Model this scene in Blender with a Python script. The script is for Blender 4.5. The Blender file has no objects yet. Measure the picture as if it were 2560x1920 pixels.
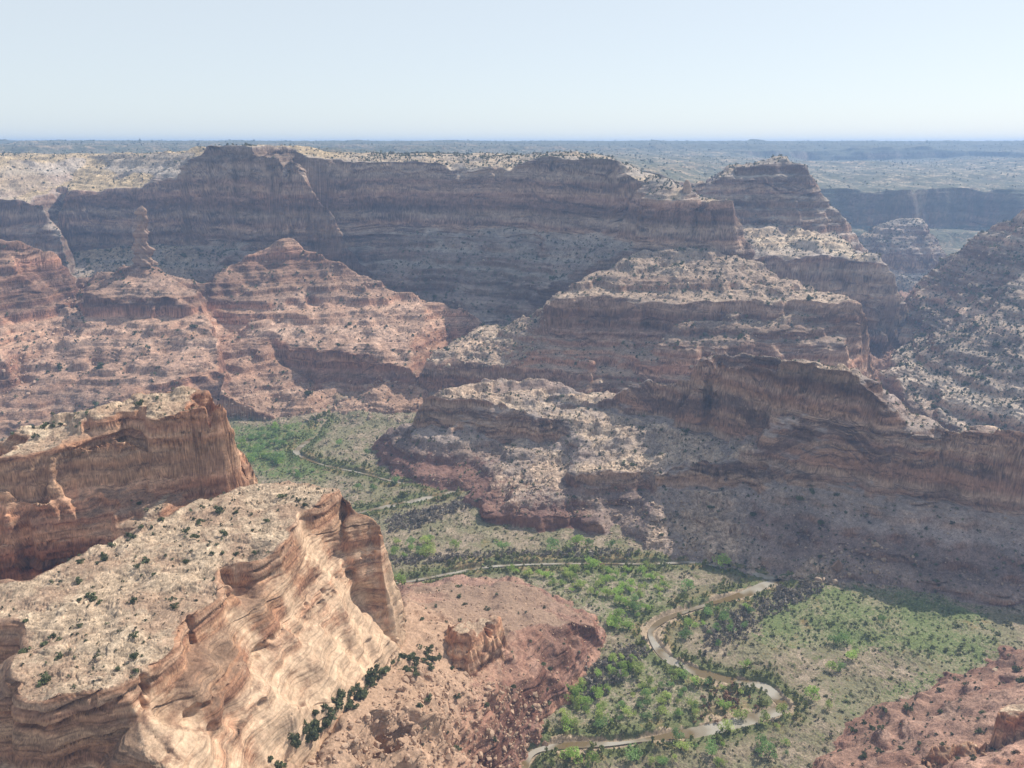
import bpy, math, random, time
import numpy as np
from mathutils.geometry import delaunay_2d_cdt
from mathutils import Vector
T0 = time.time()
QUAL = 1.0
# ------------------------------------------------------------------ camera, sky, sun, exposure
S = bpy.context.scene
COL = S.collection
PITCH = math.radians(17.4); CAMZ = 365.0
cam = bpy.data.cameras.new("camera"); cam.sensor_width = 36.0
cam.lens = 36.0 * 1658 / 2212; cam.clip_start = 1.0; cam.clip_end = 30000
camo = bpy.data.objects.new("camera", cam); COL.objects.link(camo)
camo.location = (0, 0, CAMZ); camo.rotation_euler = (math.pi/2 - PITCH, 0, 0)
S.camera = camo
SUN_AZ, SUN_EL = math.radians(50), math.radians(45)      # azimuth to the right of the view
w = bpy.data.worlds.new("World"); S.world = w; w.use_nodes = True
nt = w.node_tree; bg = nt.nodes["Background"]
sky = nt.nodes.new("ShaderNodeTexSky"); sky.sky_type = 'NISHITA'; sky.sun_disc = False
sky.sun_elevation = SUN_EL; sky.sun_rotation = SUN_AZ; sky.altitude = 2000
sky.air_density = 1.0; sky.dust_density = 3.0; sky.ozone_density = 1.0
mxs = nt.nodes.new("ShaderNodeMix"); mxs.data_type = 'RGBA'; mxs.inputs[0].default_value = .64    # milky summer sky
tcw = nt.nodes.new("ShaderNodeTexCoord"); sxyz = nt.nodes.new("ShaderNodeSeparateXYZ"); mrw = nt.nodes.new("ShaderNodeMapRange"); mrw.interpolation_type = 'SMOOTHSTEP'
nt.links.new(tcw.outputs['Generated'], sxyz.inputs[0]); nt.links.new(sxyz.outputs['Z'], mrw.inputs[0])
mrw.inputs[1].default_value = .12; mrw.inputs[2].default_value = .65; mrw.inputs[3].default_value = .68; mrw.inputs[4].default_value = .40
nt.links.new(mrw.outputs[0], mxs.inputs[0])
nt.links.new(sky.outputs[0], mxs.inputs[6]); mxs.inputs[7].default_value = (7.2, 7.75, 8.0, 1)
nt.links.new(mxs.outputs[2], bg.inputs[0]); bg.inputs[1].default_value = 0.115
sl = bpy.data.lights.new("sun", 'SUN'); sl.energy = 5.0; sl.angle = math.radians(0.5); sl.color = (1.0, 0.94, 0.85)
so = bpy.data.objects.new("sun", sl); COL.objects.link(so)
sd = Vector((math.sin(SUN_AZ)*math.cos(SUN_EL), math.cos(SUN_AZ)*math.cos(SUN_EL), math.sin(SUN_EL)))
so.rotation_euler = sd.to_track_quat('Z', 'Y').to_euler(); so.location = sd*2000
S.view_settings.view_transform = 'Standard'; S.view_settings.look = 'None'
S.view_settings.exposure = 0.07; S.view_settings.gamma = 1.0
S.cycles.use_denoising = True
S.cycles.max_bounces = 5; S.cycles.diffuse_bounces = 3; S.cycles.volume_bounces = 1

# ------------------------------------------------------------------ helpers
f32 = np.float32
rs = np.random.RandomState(7)
cP, sP = math.cos(PITCH), math.sin(PITCH)
def slope(v):
    yc = -(v-829.5)/1658.0
    return (sP - yc*cP)/(cP + yc*sP)
def X(u, d, z):
    dep = d*cP + (CAMZ-z)*sP
    return ((u-1106)/1658.0*dep, d, z)
def P(u, v, d):
    return X(u, d, CAMZ - slope(v)*d)
def Z(u, v, z=0.0):
    return X(u, (CAMZ-z)/slope(v), z)

def tile(n, beta, kmin, kmax, seed):
    r = np.random.RandomState(seed)
    fx = np.fft.fftfreq(n)*n
    k = np.hypot(fx[:, None], fx[None, :]); k[0, 0] = 1
    amp = k**(-beta); amp[(k < kmin) | (k > kmax)] = 0
    g = np.fft.ifft2(np.fft.fft2(r.randn(n, n))*amp).real
    return (g/g.std()).astype(f32)
TN = 1024
T_FBM = tile(TN, 1.7, 3, 512, 1)      # smooth fractal
T_ROUGH = tile(TN, 1.15, 4, 512, 2)   # rough fractal (colour)
T_H = tile(TN, 2.3, 4, 40, 6)        # relief, no pixel-sized spikes
T_W = tile(TN, 2.0, 3, 13, 9)          # broad, smooth
T_H2 = tile(TN, 2.1, 5, 60, 8)       # rubbly relief
T_FINE = tile(TN, 0.6, 20, 512, 3)
T_MID = tile(TN, 1.0, 8, 60, 4)
def cells(n, m, seed):
    r = np.random.RandomState(seed)
    jx, jy = r.rand(m, m), r.rand(m, m); val = r.rand(m, m)
    g = (np.arange(n)+.5)/n*m
    gx, gy = np.meshgrid(g, g, indexing='ij')
    ix, iy = gx.astype(int), gy.astype(int)
    d1 = np.full((n, n), 9.); d2 = np.full((n, n), 9.); v = np.zeros((n, n))
    for a in (-1, 0, 1):
        for b in (-1, 0, 1):
            cx, cy = (ix+a), (iy+b)
            px = cx + jx[cx % m, cy % m]; py = cy + jy[cx % m, cy % m]
            d = np.hypot(px-gx, py-gy)
            m1 = d < d1
            d2 = np.where(m1, d1, np.minimum(d2, d)); v = np.where(m1, val[cx % m, cy % m], v); d1 = np.where(m1, d, d1)
    return v.astype(f32), (d2-d1).astype(f32)
T_CV, T_CE = cells(TN, 40, 5)
def smp(T, x, y, L, ox=0.0, oy=0.0):
    """sample a tile whose period is L metres"""
    n = T.shape[0]
    fx = (x/L + ox)*n; fy = (y/L + oy)*n
    ix = np.floor(fx); iy = np.floor(fy)
    tx = (fx-ix).astype(f32); ty = (fy-iy).astype(f32)
    ix = ix.astype(np.int32) % n; iy = iy.astype(np.int32) % n
    jx = (ix+1) % n; jy = (iy+1) % n
    return (T[ix, iy]*(1-tx)*(1-ty) + T[jx, iy]*tx*(1-ty) + T[ix, jy]*(1-tx)*ty + T[jx, jy]*tx*ty)
def sstep(a, b, x):
    t = np.clip((x-a)/(b-a), 0, 1); return t*t*(3-2*t)
def mix(a, b, t):
    return a + (b-a)*t

def inpoly(px, py, poly):
    ins = np.zeros(px.shape, bool); n = len(poly)
    for i in range(n):
        x1, y1 = poly[i][:2]; x2, y2 = poly[(i+1) % n][:2]
        if y1 == y2: continue
        c = ((y1 > py) != (y2 > py)) & (px < (x2-x1)*(py-y1)/(y2-y1)+x1)
        ins ^= c
    return ins

# strata remap: hard beds make steps, soft beds make slopes
def strata(seed, tmin, tmax):
    r = np.random.RandomState(seed); zi = [-60.]; zo = [-60.]
    while zi[-1] < 460:
        t = tmin*.7+(tmax*1.5-tmin*.7)*r.rand()**1.8; fi = r.uniform(.2, .45); fo = r.uniform(.62, .85)
        z = zi[-1]
        zi += [z + t*(1-fi), z+t]; zo += [z + t*(1-fo), z+t]
    return np.array(zi), np.array(zo)

class Land:
    def __init__(s, name, lines, outer, res, warp=(4, 30), warp2=(1, 6), terr=(0, 4, 9), rough=(1.0*.6, 12), slab=(0, 10), style='std', seed=1, blur=1, und=(0, 40)):
        s.und = und
        s.name, s.warp, s.warp2, s.terr, s.rough, s.slab, s.style, s.seed = name, warp, warp2, terr, rough, slab, style, seed
        pts = []; edges = []
        def add(pl, closed):
            i0 = len(pts); pts.extend(pl)
            for i in range(len(pl)-1): edges.append((i0+i, i0+i+1))
            if closed: edges.append((i0+len(pl)-1, i0))
        add(outer, True)
        for l in lines: add(l, False)
        xy = [Vector((p[0], p[1])) for p in pts]
        v2, e2, f2, ov, oe, of = delaunay_2d_cdt(xy, edges, [], 0, 1e-3)
        zz = []
        A = np.array(pts)
        for i, v in enumerate(v2):
            if ov[i]: zz.append(max(pts[k][2] for k in ov[i]))
            else:
                d = np.hypot(A[:, 0]-v[0], A[:, 1]-v[1]); k = np.argsort(d)[:2]
                wgt = 1/(d[k]+1e-3); zz.append(float((A[k, 2]*wgt).sum()/wgt.sum()))
        V = np.array([(v[0], v[1], z) for v, z in zip(v2, zz)])
        pad = 30
        s.x0, s.y0 = V[:, 0].min()-pad, V[:, 1].min()-pad
        s.x1, s.y1 = V[:, 0].max()+pad, V[:, 1].max()+pad
        s.res = res
        nx, ny = int((s.x1-s.x0)/res)+2, int((s.y1-s.y0)/res)+2
        H = np.full((nx, ny), -60., f32)
        for tri in f2:
            a, b, c = V[tri[0]], V[tri[1]], V[tri[2]]
            det = (b[1]-c[1])*(a[0]-c[0])+(c[0]-b[0])*(a[1]-c[1])
            if abs(det) < 1e-6: continue
            i0 = int((min(a[0], b[0], c[0])-s.x0)/res); i1 = int((max(a[0], b[0], c[0])-s.x0)/res)+2
            j0 = int((min(a[1], b[1], c[1])-s.y0)/res); j1 = int((max(a[1], b[1], c[1])-s.y0)/res)+2
            gx = (s.x0+np.arange(i0, i1)*res)[:, None]; gy = (s.y0+np.arange(j0, j1)*res)[None, :]
            l1 = ((b[1]-c[1])*(gx-c[0])+(c[0]-b[0])*(gy-c[1]))/det
            l2 = ((c[1]-a[1])*(gx-c[0])+(a[0]-c[0])*(gy-c[1]))/det
            l3 = 1-l1-l2
            m = (l1 >= -1e-4) & (l2 >= -1e-4) & (l3 >= -1e-4)
            z = l1*a[2]+l2*b[2]+l3*c[2]
            sub = H[i0:i1, j0:j1]; sub[m[:sub.shape[0], :sub.shape[1]]] = z[:sub.shape[0], :sub.shape[1]][m[:sub.shape[0], :sub.shape[1]]]
        GX = (s.x0+np.arange(nx)*res)[:, None]+np.zeros((1, ny)); GY = (s.y0+np.arange(ny)*res)[None, :]+np.zeros((nx, 1))
        H[~inpoly(GX, GY, outer)] = -60
        for _ in range(blur):
            Hp = np.pad(H, 1, mode='edge')
            H = (Hp[:-2, 1:-1]+Hp[2:, 1:-1]+Hp[1:-1, :-2]+Hp[1:-1, 2:]+2*H)/6
        s.H = H.astype(f32)
        if s.terr[0]: s.zi, s.zo = strata(seed+50, s.terr[1], s.terr[2])
        K = s.H
        for _ in range(2):
            Hp = np.pad(K, 1, mode='edge'); K = (Hp[:-2, 1:-1]+Hp[2:, 1:-1]+Hp[1:-1, :-2]+Hp[1:-1, 2:]+K)/5
        gx_, gy_ = np.gradient(K, res)
        s.NZm = (1/np.sqrt(1+gx_**2+gy_**2)).astype(f32)
    def rawnz(s, x, y):
        ix = np.clip(((x-s.x0)/s.res+.5).astype(np.int32), 0, s.H.shape[0]-1); iy = np.clip(((y-s.y0)/s.res+.5).astype(np.int32), 0, s.H.shape[1]-1)
        return s.NZm[ix, iy]
    def bbox(s, x, y): return (x > s.x0+2) & (x < s.x1-2) & (y > s.y0+2) & (y < s.y1-2)
    def raw(s, x, y):
        fx = np.clip((x-s.x0)/s.res, 0, s.H.shape[0]-1.001); fy = np.clip((y-s.y0)/s.res, 0, s.H.shape[1]-1.001)
        ix = fx.astype(np.int32); iy = fy.astype(np.int32); tx = (fx-ix).astype(f32); ty = (fy-iy).astype(f32)
        H = s.H
        return H[ix, iy]*(1-tx)*(1-ty)+H[ix+1, iy]*tx*(1-ty)+H[ix, iy+1]*(1-tx)*ty+H[ix+1, iy+1]*tx*ty
    def height(s, x, y):
        o = s.seed*.137
        a, L = s.warp; a2, L2 = s.warp2[0]*.45, s.warp2[1]*1.6; a *= .85
        wx = x + a*smp(T_W, x, y, L*4, o, .3) + a2*smp(T_W, x, y, L2*5, o, .1)
        wy = y + a*smp(T_W, x, y, L*4, o+.5, .7) + a2*smp(T_W, x, y, L2*5, o+.4, .6)
        h = s.raw(wx, wy)
        if s.und[0]: h = h + s.und[0]*smp(T_W, x, y, s.und[1]*4, o+.6, .25)
        s.nzm = s.rawnz(wx, wy)
        if s.terr[0]:
            n = 1.1*smp(T_W, x, y, 300., o, .2) + .35*smp(T_W, x, y, 60., o, .8)
            t = np.interp(h+n, s.zi, s.zo)-n
            h = h + (t-h)*s.terr[0]
        h = h + .3*s.rough[0]*smp(T_H2, x, y, s.rough[1]*5, o+.2, .9)
        if s.slab[0]:
            L = s.slab[1]*40
            qx = x + .35*s.slab[1]*smp(T_FBM, x, y, s.slab[1]*8, o, 0); 
            ff = s.slab[0]*sstep(.84, .95, s.nzm)
            h = h + ff*(smp(T_CV, qx, y, L, o, .3)-.5)*2 - ff*(1-sstep(0, .22, smp(T_CE, qx, y, L, o, .3)))
        return h.astype(f32)

# ------------------------------------------------------------------ landforms (rims, feet and ridges as breaklines)
LANDS = []
A_Z = 170
def R(l, z): return [Z(u, v, z) for u, v in l]
# near mesa
rimA = R([(725,1055),(700,1075),(640,1115),(600,1180),(545,1205),(482,1232),(467,1275),(410,1325),(385,1380),(350,1429),(312,1459),(250,1480),(187,1494),(82,1514),(27,1481),(32,1458)], A_Z)
rimA2 = R([(45,1410),(70,1385),(30,1345),(-60,1340),(-260,1330)], A_Z)
backA = R([(725,1050),(690,1042),(620,1033),(550,1045),(470,1066),(450,1072),(330,1125),(260,1150),(228,1195),(180,1240),(60,1252),(0,1262),(-260,1262)], A_Z)
faceA = [(p[0]+2.2, p[1]-1.0, p[2]-d_) for p, d_ in zip(rimA[:10], (15,14,12,11,9,10,12,11,10,12))] + [P(318,1525,244),P(300,1560,239.5),P(250,1610,236),P(187,1650,234),P(90,1668,229),P(30,1650,236)]
bulgeA = [P(772,1096,410),P(820,1130,408),P(838,1200,401),P(850,1280,395),P(856,1360,390),P(855,1414,384)]
midA = [P(742,1160,400),P(735,1250,376),P(700,1330,349),P(620,1400,317),P(560,1480,284),P(480,1560,256),P(400,1659,228),P(330,1700,212)]
mid2A = [P(800,1330,386),P(780,1420,353),P(700,1480,313),P(640,1550,284),P(560,1640,259),P(500,1720,236)]
footA = [P(857,1425,382),P(830,1450,365),P(760,1485,327),P(690,1535,302),P(620,1595,276),P(590,1659,258),P(540,1760,232)]
frontA = [X(340,195,120),X(180,200,118),X(90,202,118),X(20,215,120)]
outA = [X(-700,215,60),X(0,175,50),X(200,165,50),X(560,175,60),X(700,225,55),X(800,300,40),X(900,375,20),X(905,420,10),X(860,470,10),X(740,500,10),X(450,470,60),X(200,390,80),X(-300,375,80),X(-900,340,80)]
LANDS.append(Land('sandstone_mesa', [rimA, rimA2, backA, faceA, bulgeA, midA, mid2A, footA, frontA, [P(10,1455,272)], [P(-40,1500,262),P(-100,1600,240)]], outA, .8,
    warp=(2.2, 34), warp2=(.5, 7), terr=(.55, 2.0, 8), rough=(.35*.6, 5), slab=(.5, 9), style='near', seed=1, und=(1.3, 30), blur=1))
# second mesa on the left
def dB(u): return 412+28/474*u
rimB = [P(u,v,dB(u)+o) for u,v,o in [(476,852,2),(465,868,0),(440,873,-2),(330,905,-3),(250,926,-2),(132,945,-1),(118,962,-8),(60,974,-10),(0,986,-12),(-200,1015,-20)]]
backB = [P(472,846,456),P(440,838,468),P(370,837,474),P(300,846,470),P(190,868,462),P(120,895,455),P(0,936,446),P(-200,975,432)]
topB = [P(400,868,450),P(300,885,444),P(180,912,438),P(60,945,432)]
baseB = [P(u,v,dB(u)+o) for u,v,o in [(486,1000,-1),(480,1050,-3),(452,1077,-4),(395,1070,-6),(205,1040,-8),(160,1042,-10),(110,1050,-18),(0,1060,-20),(-200,1085,-26)]]
lowB = [P(560,1036,476),P(530,1055,462),P(462,1070,434),P(400,1090,422),P(330,1124,401),P(262,1152,394),P(228,1197,392),P(180,1240,396),P(100,1250,391),P(0,1257,387),P(-200,1265,380)]
fanB = [P(250,1062,424),P(310,1046,427),P(360,1062,424)]
lowB2 = [P(180,1130,402),P(110,1130,400),P(0,1140,398)]
pillB = [P(484,965,456),P(500,961,455),P(516,966,455)]
pillBb = [P(486,1030,451),P(505,1032,453),P(520,1022,459)]
outB = [X(560,455,110),X(460,420,110),X(300,385,100),X(100,365,90),X(-300,350,90),X(-500,360,90),X(-400,420,150),X(0,450,150),X(250,500,60),X(440,540,20),X(520,545,-5),X(620,540,-5),X(640,500,60)]
LANDS.append(Land('sandstone_mesa', [rimB, topB, backB, baseB, lowB, lowB2, fanB, pillB, pillBb, [X(540,492,120),X(480,510,120)]], outB, 1.0,
    warp=(2.5, 26), warp2=(.7, 6), terr=(.8, 2.5, 7), rough=(.45*.6, 6), slab=(.55, 9), style='near', seed=2, und=(1.2, 30)))
# debris hill between the near mesa and the river
crest = [P(600,1659,262),P(700,1659,268),P(760,1500,330),P(858,1420,384),P(870,1330,440),P(885,1292,498)]
ridgeK = [P(700,1690,262),P(745,1602,286),P(820,1532,321),P(880,1482,350),P(900,1466,362)]
ridgeKb = [P(770,1659,277),P(840,1600,296),P(900,1530,332),P(915,1490,356)]
topK = [P(920,1475,372),P(1000,1440,402),P(1060,1388,432),P(1150,1346,475),P(1230,1341,489),P(1285,1346,498)]
farK = [P(880,1272,540),P(960,1262,556),P(1050,1258,565),P(1130,1259,562),P(1200,1292,545),P(1270,1336,512)]
midK2 = [P(780,1659,286),P(900,1600,320),P(980,1540,362),P(1080,1470,405)]
midK = [P(1000,1300,505),P(1100,1300,515),P(1180,1320,505)]
lowK = [P(850,1659,316),P(1000,1600,354),P(1100,1520,400),P(1200,1450,446),P(1290,1390,492)]
footK = [Z(1136,1255,1),Z(1208,1290,1),Z(1276,1334,1),Z(1306,1370,1),Z(1313,1402,1),Z(1272,1455,1),Z(1212,1540,1),Z(1150,1602,1),Z(1122,1668,1)]
outK = [X(500,230,80),X(700,230,60),X(900,260,40),X(1100,320,10),X(1130,372,-8),X(1170,400,-8),X(1230,430,-8),X(1290,470,-8),X(1330,495,-8),X(1320,520,-8),X(1290,545,-8),X(1215,575,-8),X(1140,600,-8),X(1000,610,-8),X(860,600,-8),X(800,520,20),X(780,420,50),X(600,290,70)]
LANDS.append(Land('debris_hill', [crest, ridgeK, ridgeKb, topK, farK, midK, midK2, lowK, footK, [P(900,1400,398),P(1000,1360,445)]], outK, 1.0,
    warp=(2.0, 20), warp2=(.5, 5), terr=(.35, 3, 6), rough=(.5*.6, 7), style='red', seed=3, und=(1.5, 40)))
# red slope bottom right
footL = [Z(2330,1380,1),Z(2212,1392,1),Z(2160,1402,1),Z(2128,1440,1),Z(2040,1462,1),Z(1960,1503,1),Z(1850,1545,1),Z(1800,1592,1),Z(1750,1642,1),Z(1722,1672,1)]
L1 = [P(2330,1440,425),P(2212,1470,420),P(2100,1500,412),P(2000,1540,402),P(1900,1590,385),P(1830,1659,362)]
L2 = [P(2330,1520,380),P(2212,1560,370),P(2090,1600,362),P(2000,1640,348),P(1950,1680,334)]
L3 = [P(2330,1600,338),P(2212,1659,316),P(2110,1690,308)]
outL = [X(1680,368,-8),X(1740,400,-8),X(1850,432,-8),X(1970,455,-8),X(2060,475,-8),X(2160,505,-8),X(2400,520,-8),X(2700,500,20),X(2700,300,110),X(2300,250,110),X(1950,280,60),X(1750,320,10)]
LANDS.append(Land('red_hill', [footL, L1, L2, L3], outL, 1.0, warp=(2.2, 22), warp2=(.5, 5), terr=(.4, 3, 7), rough=(.45*.6, 7), style='red', seed=4, und=(1.6, 40)))
# middle promontory
E = []
E.append([P(905,912,870),P(1000,928,850),P(1100,948,838),P(1190,955,825),P(1238,1000,772),P(1232,1048,722),P(1330,1049,717),P(1400,1051,712),P(1520,1057,705),P(1600,1053,695),P(1700,1043,680),P(1800,1048,665),P(1900,1061,650),P(2000,1073,636),P(2100,1087,624),P(2212,1107,612),P(2450,1110,602)])
E.append([P(915,850,876),P(960,853,872),P(1000,858,868),P(1055,866,860),P(1120,880,849),P(1190,905,836),P(1250,930,815),P(1285,975,775)])
E.append([P(1234,1022,726),P(1330,1018,722),P(1400,1026,718),P(1448,1006,718),P(1512,992,714)])
E.append([P(960,836,892),P(1010,828,905),P(1080,818,922),P(1150,811,932),P(1215,822,932),P(1265,846,927)])
E.append([P(1085,843,905),P(1160,842,912),P(1230,850,915)])
E.append([P(1050,848,892),P(1150,866,872),P(1250,890,850),P(1300,920,820),P(1400,960,780),P(1480,975,748)])
E.append([P(1180,856,900),P(1300,862,866),P(1450,896,822),P(1600,931,765)])
E.append([P(1180,868,893),P(1300,884,858),P(1450,919,811),P(1590,953,752)])
E.append([P(1350,846,886),P(1420,812,846),P(1500,796,815),P(1530,774,800),P(1552,766,786),P(1620,772,758),P(1700,782,728),P(1780,795,702),P(1840,803,686),P(1868,815,680),P(1885,850,675),P(1930,900,668),P(1970,943,656),P(1990,938,650),P(2030,940,643),P(2037,985,656),P(2052,985,654),P(2059,925,638),P(2100,918,633),P(2150,917,628),P(2212,933,618),P(2450,930,606)])
E.append([P(1390,852,866),P(1450,873,838),P(1520,890,800),P(1570,880,782),P(1640,856,752)])
E.append([P(1610,928,748),P(1660,905,732),P(1760,880,704),P(1850,895,680),P(1900,930,665)])
E.append([P(1540,1000,712),P(1650,985,700),P(1800,980,674),P(1950,1000,648),P(2100,1000,629)])
E.append([P(1552,762,822),P(1700,772,775),P(1850,800,735),P(1895,832,715),P(1955,872,703),P(2005,905,690),P(2075,932,668)])
E.append([P(1150,1151,679),P(1060,1139,693),P(1028,1110,716)]); E.append([P(1150,1151,679),P(1280,1153,677),P(1330,1160,672)])
E.append([P(1036,1086,716),P(1070,1108,696),P(1150,1113,684),P(1250,1113,684),P(1292,1117,684)])
E.append([P(1050,1068,728),P(1100,1067,718),P(1200,1070,714),P(1290,1082,702)])
E.append([Z(800,962,2),Z(832,1020,1),Z(900,1046,1),Z(985,1060,1),Z(1022,1100,1)])
E.append([Z(1400,1192,1),Z(1500,1208,1),Z(1560,1228,1),Z(1660,1243,1),Z(1760,1258,1),Z(1950,1278,1),Z(2100,1303,1),Z(2212,1328,1),Z(2450,1335,1)])
E.append([P(1760,1215,608),P(1800,1192,612),P(1850,1185,610),P(1900,1205,600)])
E.append([P(1720,1240,597),P(1800,1240,592),P(1900,1258,584)])
E.append([P(850,932,880),P(880,915,878)])
outE = [X(780,905,-8),X(830,780,-8),X(900,760,-8),X(1000,745,-8),X(1015,705,-8),X(1045,682,-8),X(1150,668,-8),X(1300,662,-8),X(1400,630,-8),X(1500,617,-8),X(1560,600,-8),X(1760,578,-8),X(1950,562,-8),X(2100,545,-8),X(2212,528,-8),X(2600,520,-8),X(2700,640,60),X(2500,720,30),X(2250,760,10),X(2100,800,10),X(1980,850,10),X(1860,900,-5),X(1700,960,-5),X(1500,1000,-5),X(1330,985,10),X(1250,1000,-8),X(1100,1000,-8),X(930,975,-8),X(820,950,-8)]
LANDS.append(Land('promontory', E, outE, 1.5, warp=(4.0, 40), warp2=(1.2, 9), terr=(.75, 3, 9), rough=(.7*.6, 9), slab=(1.5, 13), style='std', seed=5, und=(1.8, 45)))
# buttes on the left
C = []
C.append([P(-150,500,1200),P(-40,505,1180),P(40,520,1190),P(110,545,1220),P(165,603,1290)])
C.append([P(-200,640,1100),P(0,690,1090),P(90,690,1130),P(170,650,1200)])
C.append([P(-200,760,1010),P(0,775,1010),P(60,790,1040)])
C.append([P(310,562,1252),P(250,605,1200),P(195,635,1165)]); C.append([P(310,562,1252),P(360,595,1220),P(432,640,1180)])
C.append([P(195,638,1160),P(240,646,1150),P(300,648,1150),P(380,642,1155),P(432,642,1175)])
C.append([P(178,678,1152),P(240,684,1144),P(300,683,1143),P(380,672,1148),P(430,665,1165)])
C.append([P(178,680,1150),P(120,745,1085),P(60,800,1030),P(15,850,985)])
C.append([P(430,668,1163),P(470,720,1110),P(475,790,1040),P(480,850,985)])
C.append([P(300,760,1062),P(200,800,1030),P(300,830,985)])
C.append([P(450,640,1215),P(470,740,1145),P(490,830,1030)])
C.append([P(440,620,1260),P(455,595,1245),P(540,548,1300),P(622,513,1335),P(700,550,1325),P(780,590,1300),P(860,626,1282),P(930,642,1270),P(1000,668,1255),P(1045,690,1240)])
C.append([P(455,612,1230),P(560,605,1255),P(660,620,1260)])
C.append([P(470,668,1190),P(560,665,1190),P(640,662,1195)]); C.append([P(470,690,1186),P(560,690,1180),P(640,690,1180)])
C.append([P(690,765,1090),P(740,758,1090),P(800,765,1082),P(860,778,1076),P(895,790,1072)])
C.append([P(680,838,1078),P(740,835,1074),P(800,832,1072),P(860,815,1070),P(900,808,1070)])
C.append([P(560,720,1140),P(640,830,1060),P(660,850,1030)])
C.append([P(690,700,1170),P(800,720,1150),P(880,760,1110)])
C.append([Z(480,912,2),Z(600,914,2),Z(700,914,2),Z(800,910,2),Z(900,900,2)])
outC = [X(-500,860,-8),X(0,900,-8),X(300,930,-8),X(480,975,-8),X(700,978,-8),X(880,985,-8),X(945,1010,-8),X(960,1080,-8),X(1010,1150,10),X(1080,1240,20),X(1000,1330,40),X(850,1370,60),X(640,1420,110),X(500,1380,80),X(430,1330,60),X(310,1340,100),X(180,1330,60),X(50,1400,110),X(-300,1400,110),X(-700,1200,100)]
LANDS.append(Land('butte_ridge', C, outC, 2.0, warp=(5.0, 60), warp2=(1.8, 14), terr=(.85, 4, 12), rough=(.9*.6, 14), style='orange', seed=6, und=(3.0, 70)))
# great wall on the far side of the canyon
D = []
D.append([P(-300,395,1440),P(-100,400,1470),P(0,428,1490),P(90,440,1500),P(150,412,1540),P(230,410,1560),P(320,402,1550),P(380,385,1530),P(425,335,1510),P(455,318,1490),P(540,313,1460),P(612,318,1440),P(630,330,1441),P(640,345,1458),P(652,338,1480),P(690,340,1500),P(748,349,1515),P(853,343,1520),P(928,351,1505),P(978,362,1492),P(1040,357,1475),P(1106,362,1450),P(1150,342,1425),P(1200,335,1405),P(1280,336,1370),P(1322,342,1345),P(1345,375,1325),P(1370,389,1310),P(1440,378,1285),P(1470,398,1265)])
D.append([P(1395,432,1236),P(1430,425,1229),P(1470,424,1222),P(1488,425,1224),P(1496,430,1254),P(1505,425,1220),P(1530,427,1219),P(1538,432,1236),P(1546,428,1221),P(1572,433,1225),P(1582,445,1243)])
D.append([P(-300,540,1425),P(0,545,1470),P(150,545,1520),P(300,530,1535),P(420,521,1495),P(540,516,1440),P(626,516,1426),P(634,510,1446),P(645,503,1468),P(690,499,1490),P(850,491,1504),P(1000,491,1462),P(1100,483,1425),P(1180,492,1390),P(1260,500,1350),P(1330,510,1300),P(1380,531,1227),P(1450,541,1211),P(1488,538,1211),P(1497,530,1226),P(1506,534,1208),P(1540,516,1211),P(1584,520,1217)])
D.append([P(660,420,1480),P(720,425,1502),P(850,420,1510),P(1000,425,1470),P(1100,428,1436),P(1180,430,1400),P(1280,440,1358),P(1350,445,1312)])
D.append([P(-100,352,1640),P(20,345,1660),P(80,352,1690),P(140,400,1660),P(250,385,1680),P(330,375,1660),P(410,340,1590)])
D.append([P(0,330,1900),P(200,332,1900),P(420,322,1700),P(640,316,1600),P(760,328,1750),P(1000,330,1700),P(1200,326,1600),P(1300,331,1500),P(1335,352,1420),P(1400,374,1360)])
D.append([P(170,606,1390),P(420,640,1330),P(600,600,1400),P(800,602,1432),P(950,652,1342),P(1050,692,1292),P(1130,645,1285),P(1190,602,1270)])
outD = [X(-800,1250,40),X(-200,1260,40),X(170,1300,40),X(420,1280,40),X(600,1300,40),X(900,1290,30),X(1050,1235,20),X(1200,1180,30),X(1380,1140,60),X(1560,1170,60),X(1640,1220,60),X(1660,1330,100),X(1560,1480,200),X(1480,1750,250),X(1480,2300,300),X(1000,2400,320),X(0,2400,320),X(-900,2200,320)]
LANDS.append(Land('canyon_wall', D, outD, 2.5, warp=(7.0, 90), warp2=(2.6, 22), terr=(.6, 6, 18), rough=(1.2*.6, 22), style='wall', seed=7, und=(2.2, 90)))
# mesa below the far wall
F = []
F.append([P(925,768,1066),P(1000,768,1066),P(1060,785,1050),P(1130,783,1042),P(1180,800,1030)])
F.append([P(912,832,1060),P(1000,836,1057),P(1060,836,1044),P(1130,836,1034),P(1270,832,1000),P(1400,836,985),P(1560,830,960)])
F.append([P(1195,648,1076),P(1300,640,1076),P(1390,655,1062),P(1500,655,1056),P(1600,650,1050),P(1700,645,1045),P(1790,650,1037),P(1842,640,1042),P(1862,668,1045)])
F.append([P(1192,722,1070),P(1300,735,1062),P(1400,735,1048),P(1500,702,1046),P(1600,682,1042),P(1700,677,1036),P(1790,684,1028),P(1825,720,1015)])
F.append([P(1275,768,1022),P(1262,790,1012)]); F.append([P(1435,766,1002),P(1410,790,995),P(1470,785,995)])
F.append([P(1300,790,1030),P(1350,770,1030),P(1200,770,1050)])
F.append([P(1440,752,1003),P(1600,748,990),P(1700,760,985),P(1840,785,985)]); F.append([P(1440,775,998),P(1600,775,984),P(1700,790,978)])
F.append([P(1480,692,1040),P(1700,702,1012),P(1830,755,990)])
F.append([P(1868,700,1052),P(1873,792,1046)]); F.append([P(1850,720,1020),P(1862,800,1010)])
F.append([P(1195,645,1080),P(1240,612,1112),P(1300,576,1152),P(1365,545,1184),P(1440,541,1198),P(1500,537,1202),P(1540,528,1204),P(1620,560,1182),P(1700,600,1142),P(1800,625,1092),P(1846,638,1048)])
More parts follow.
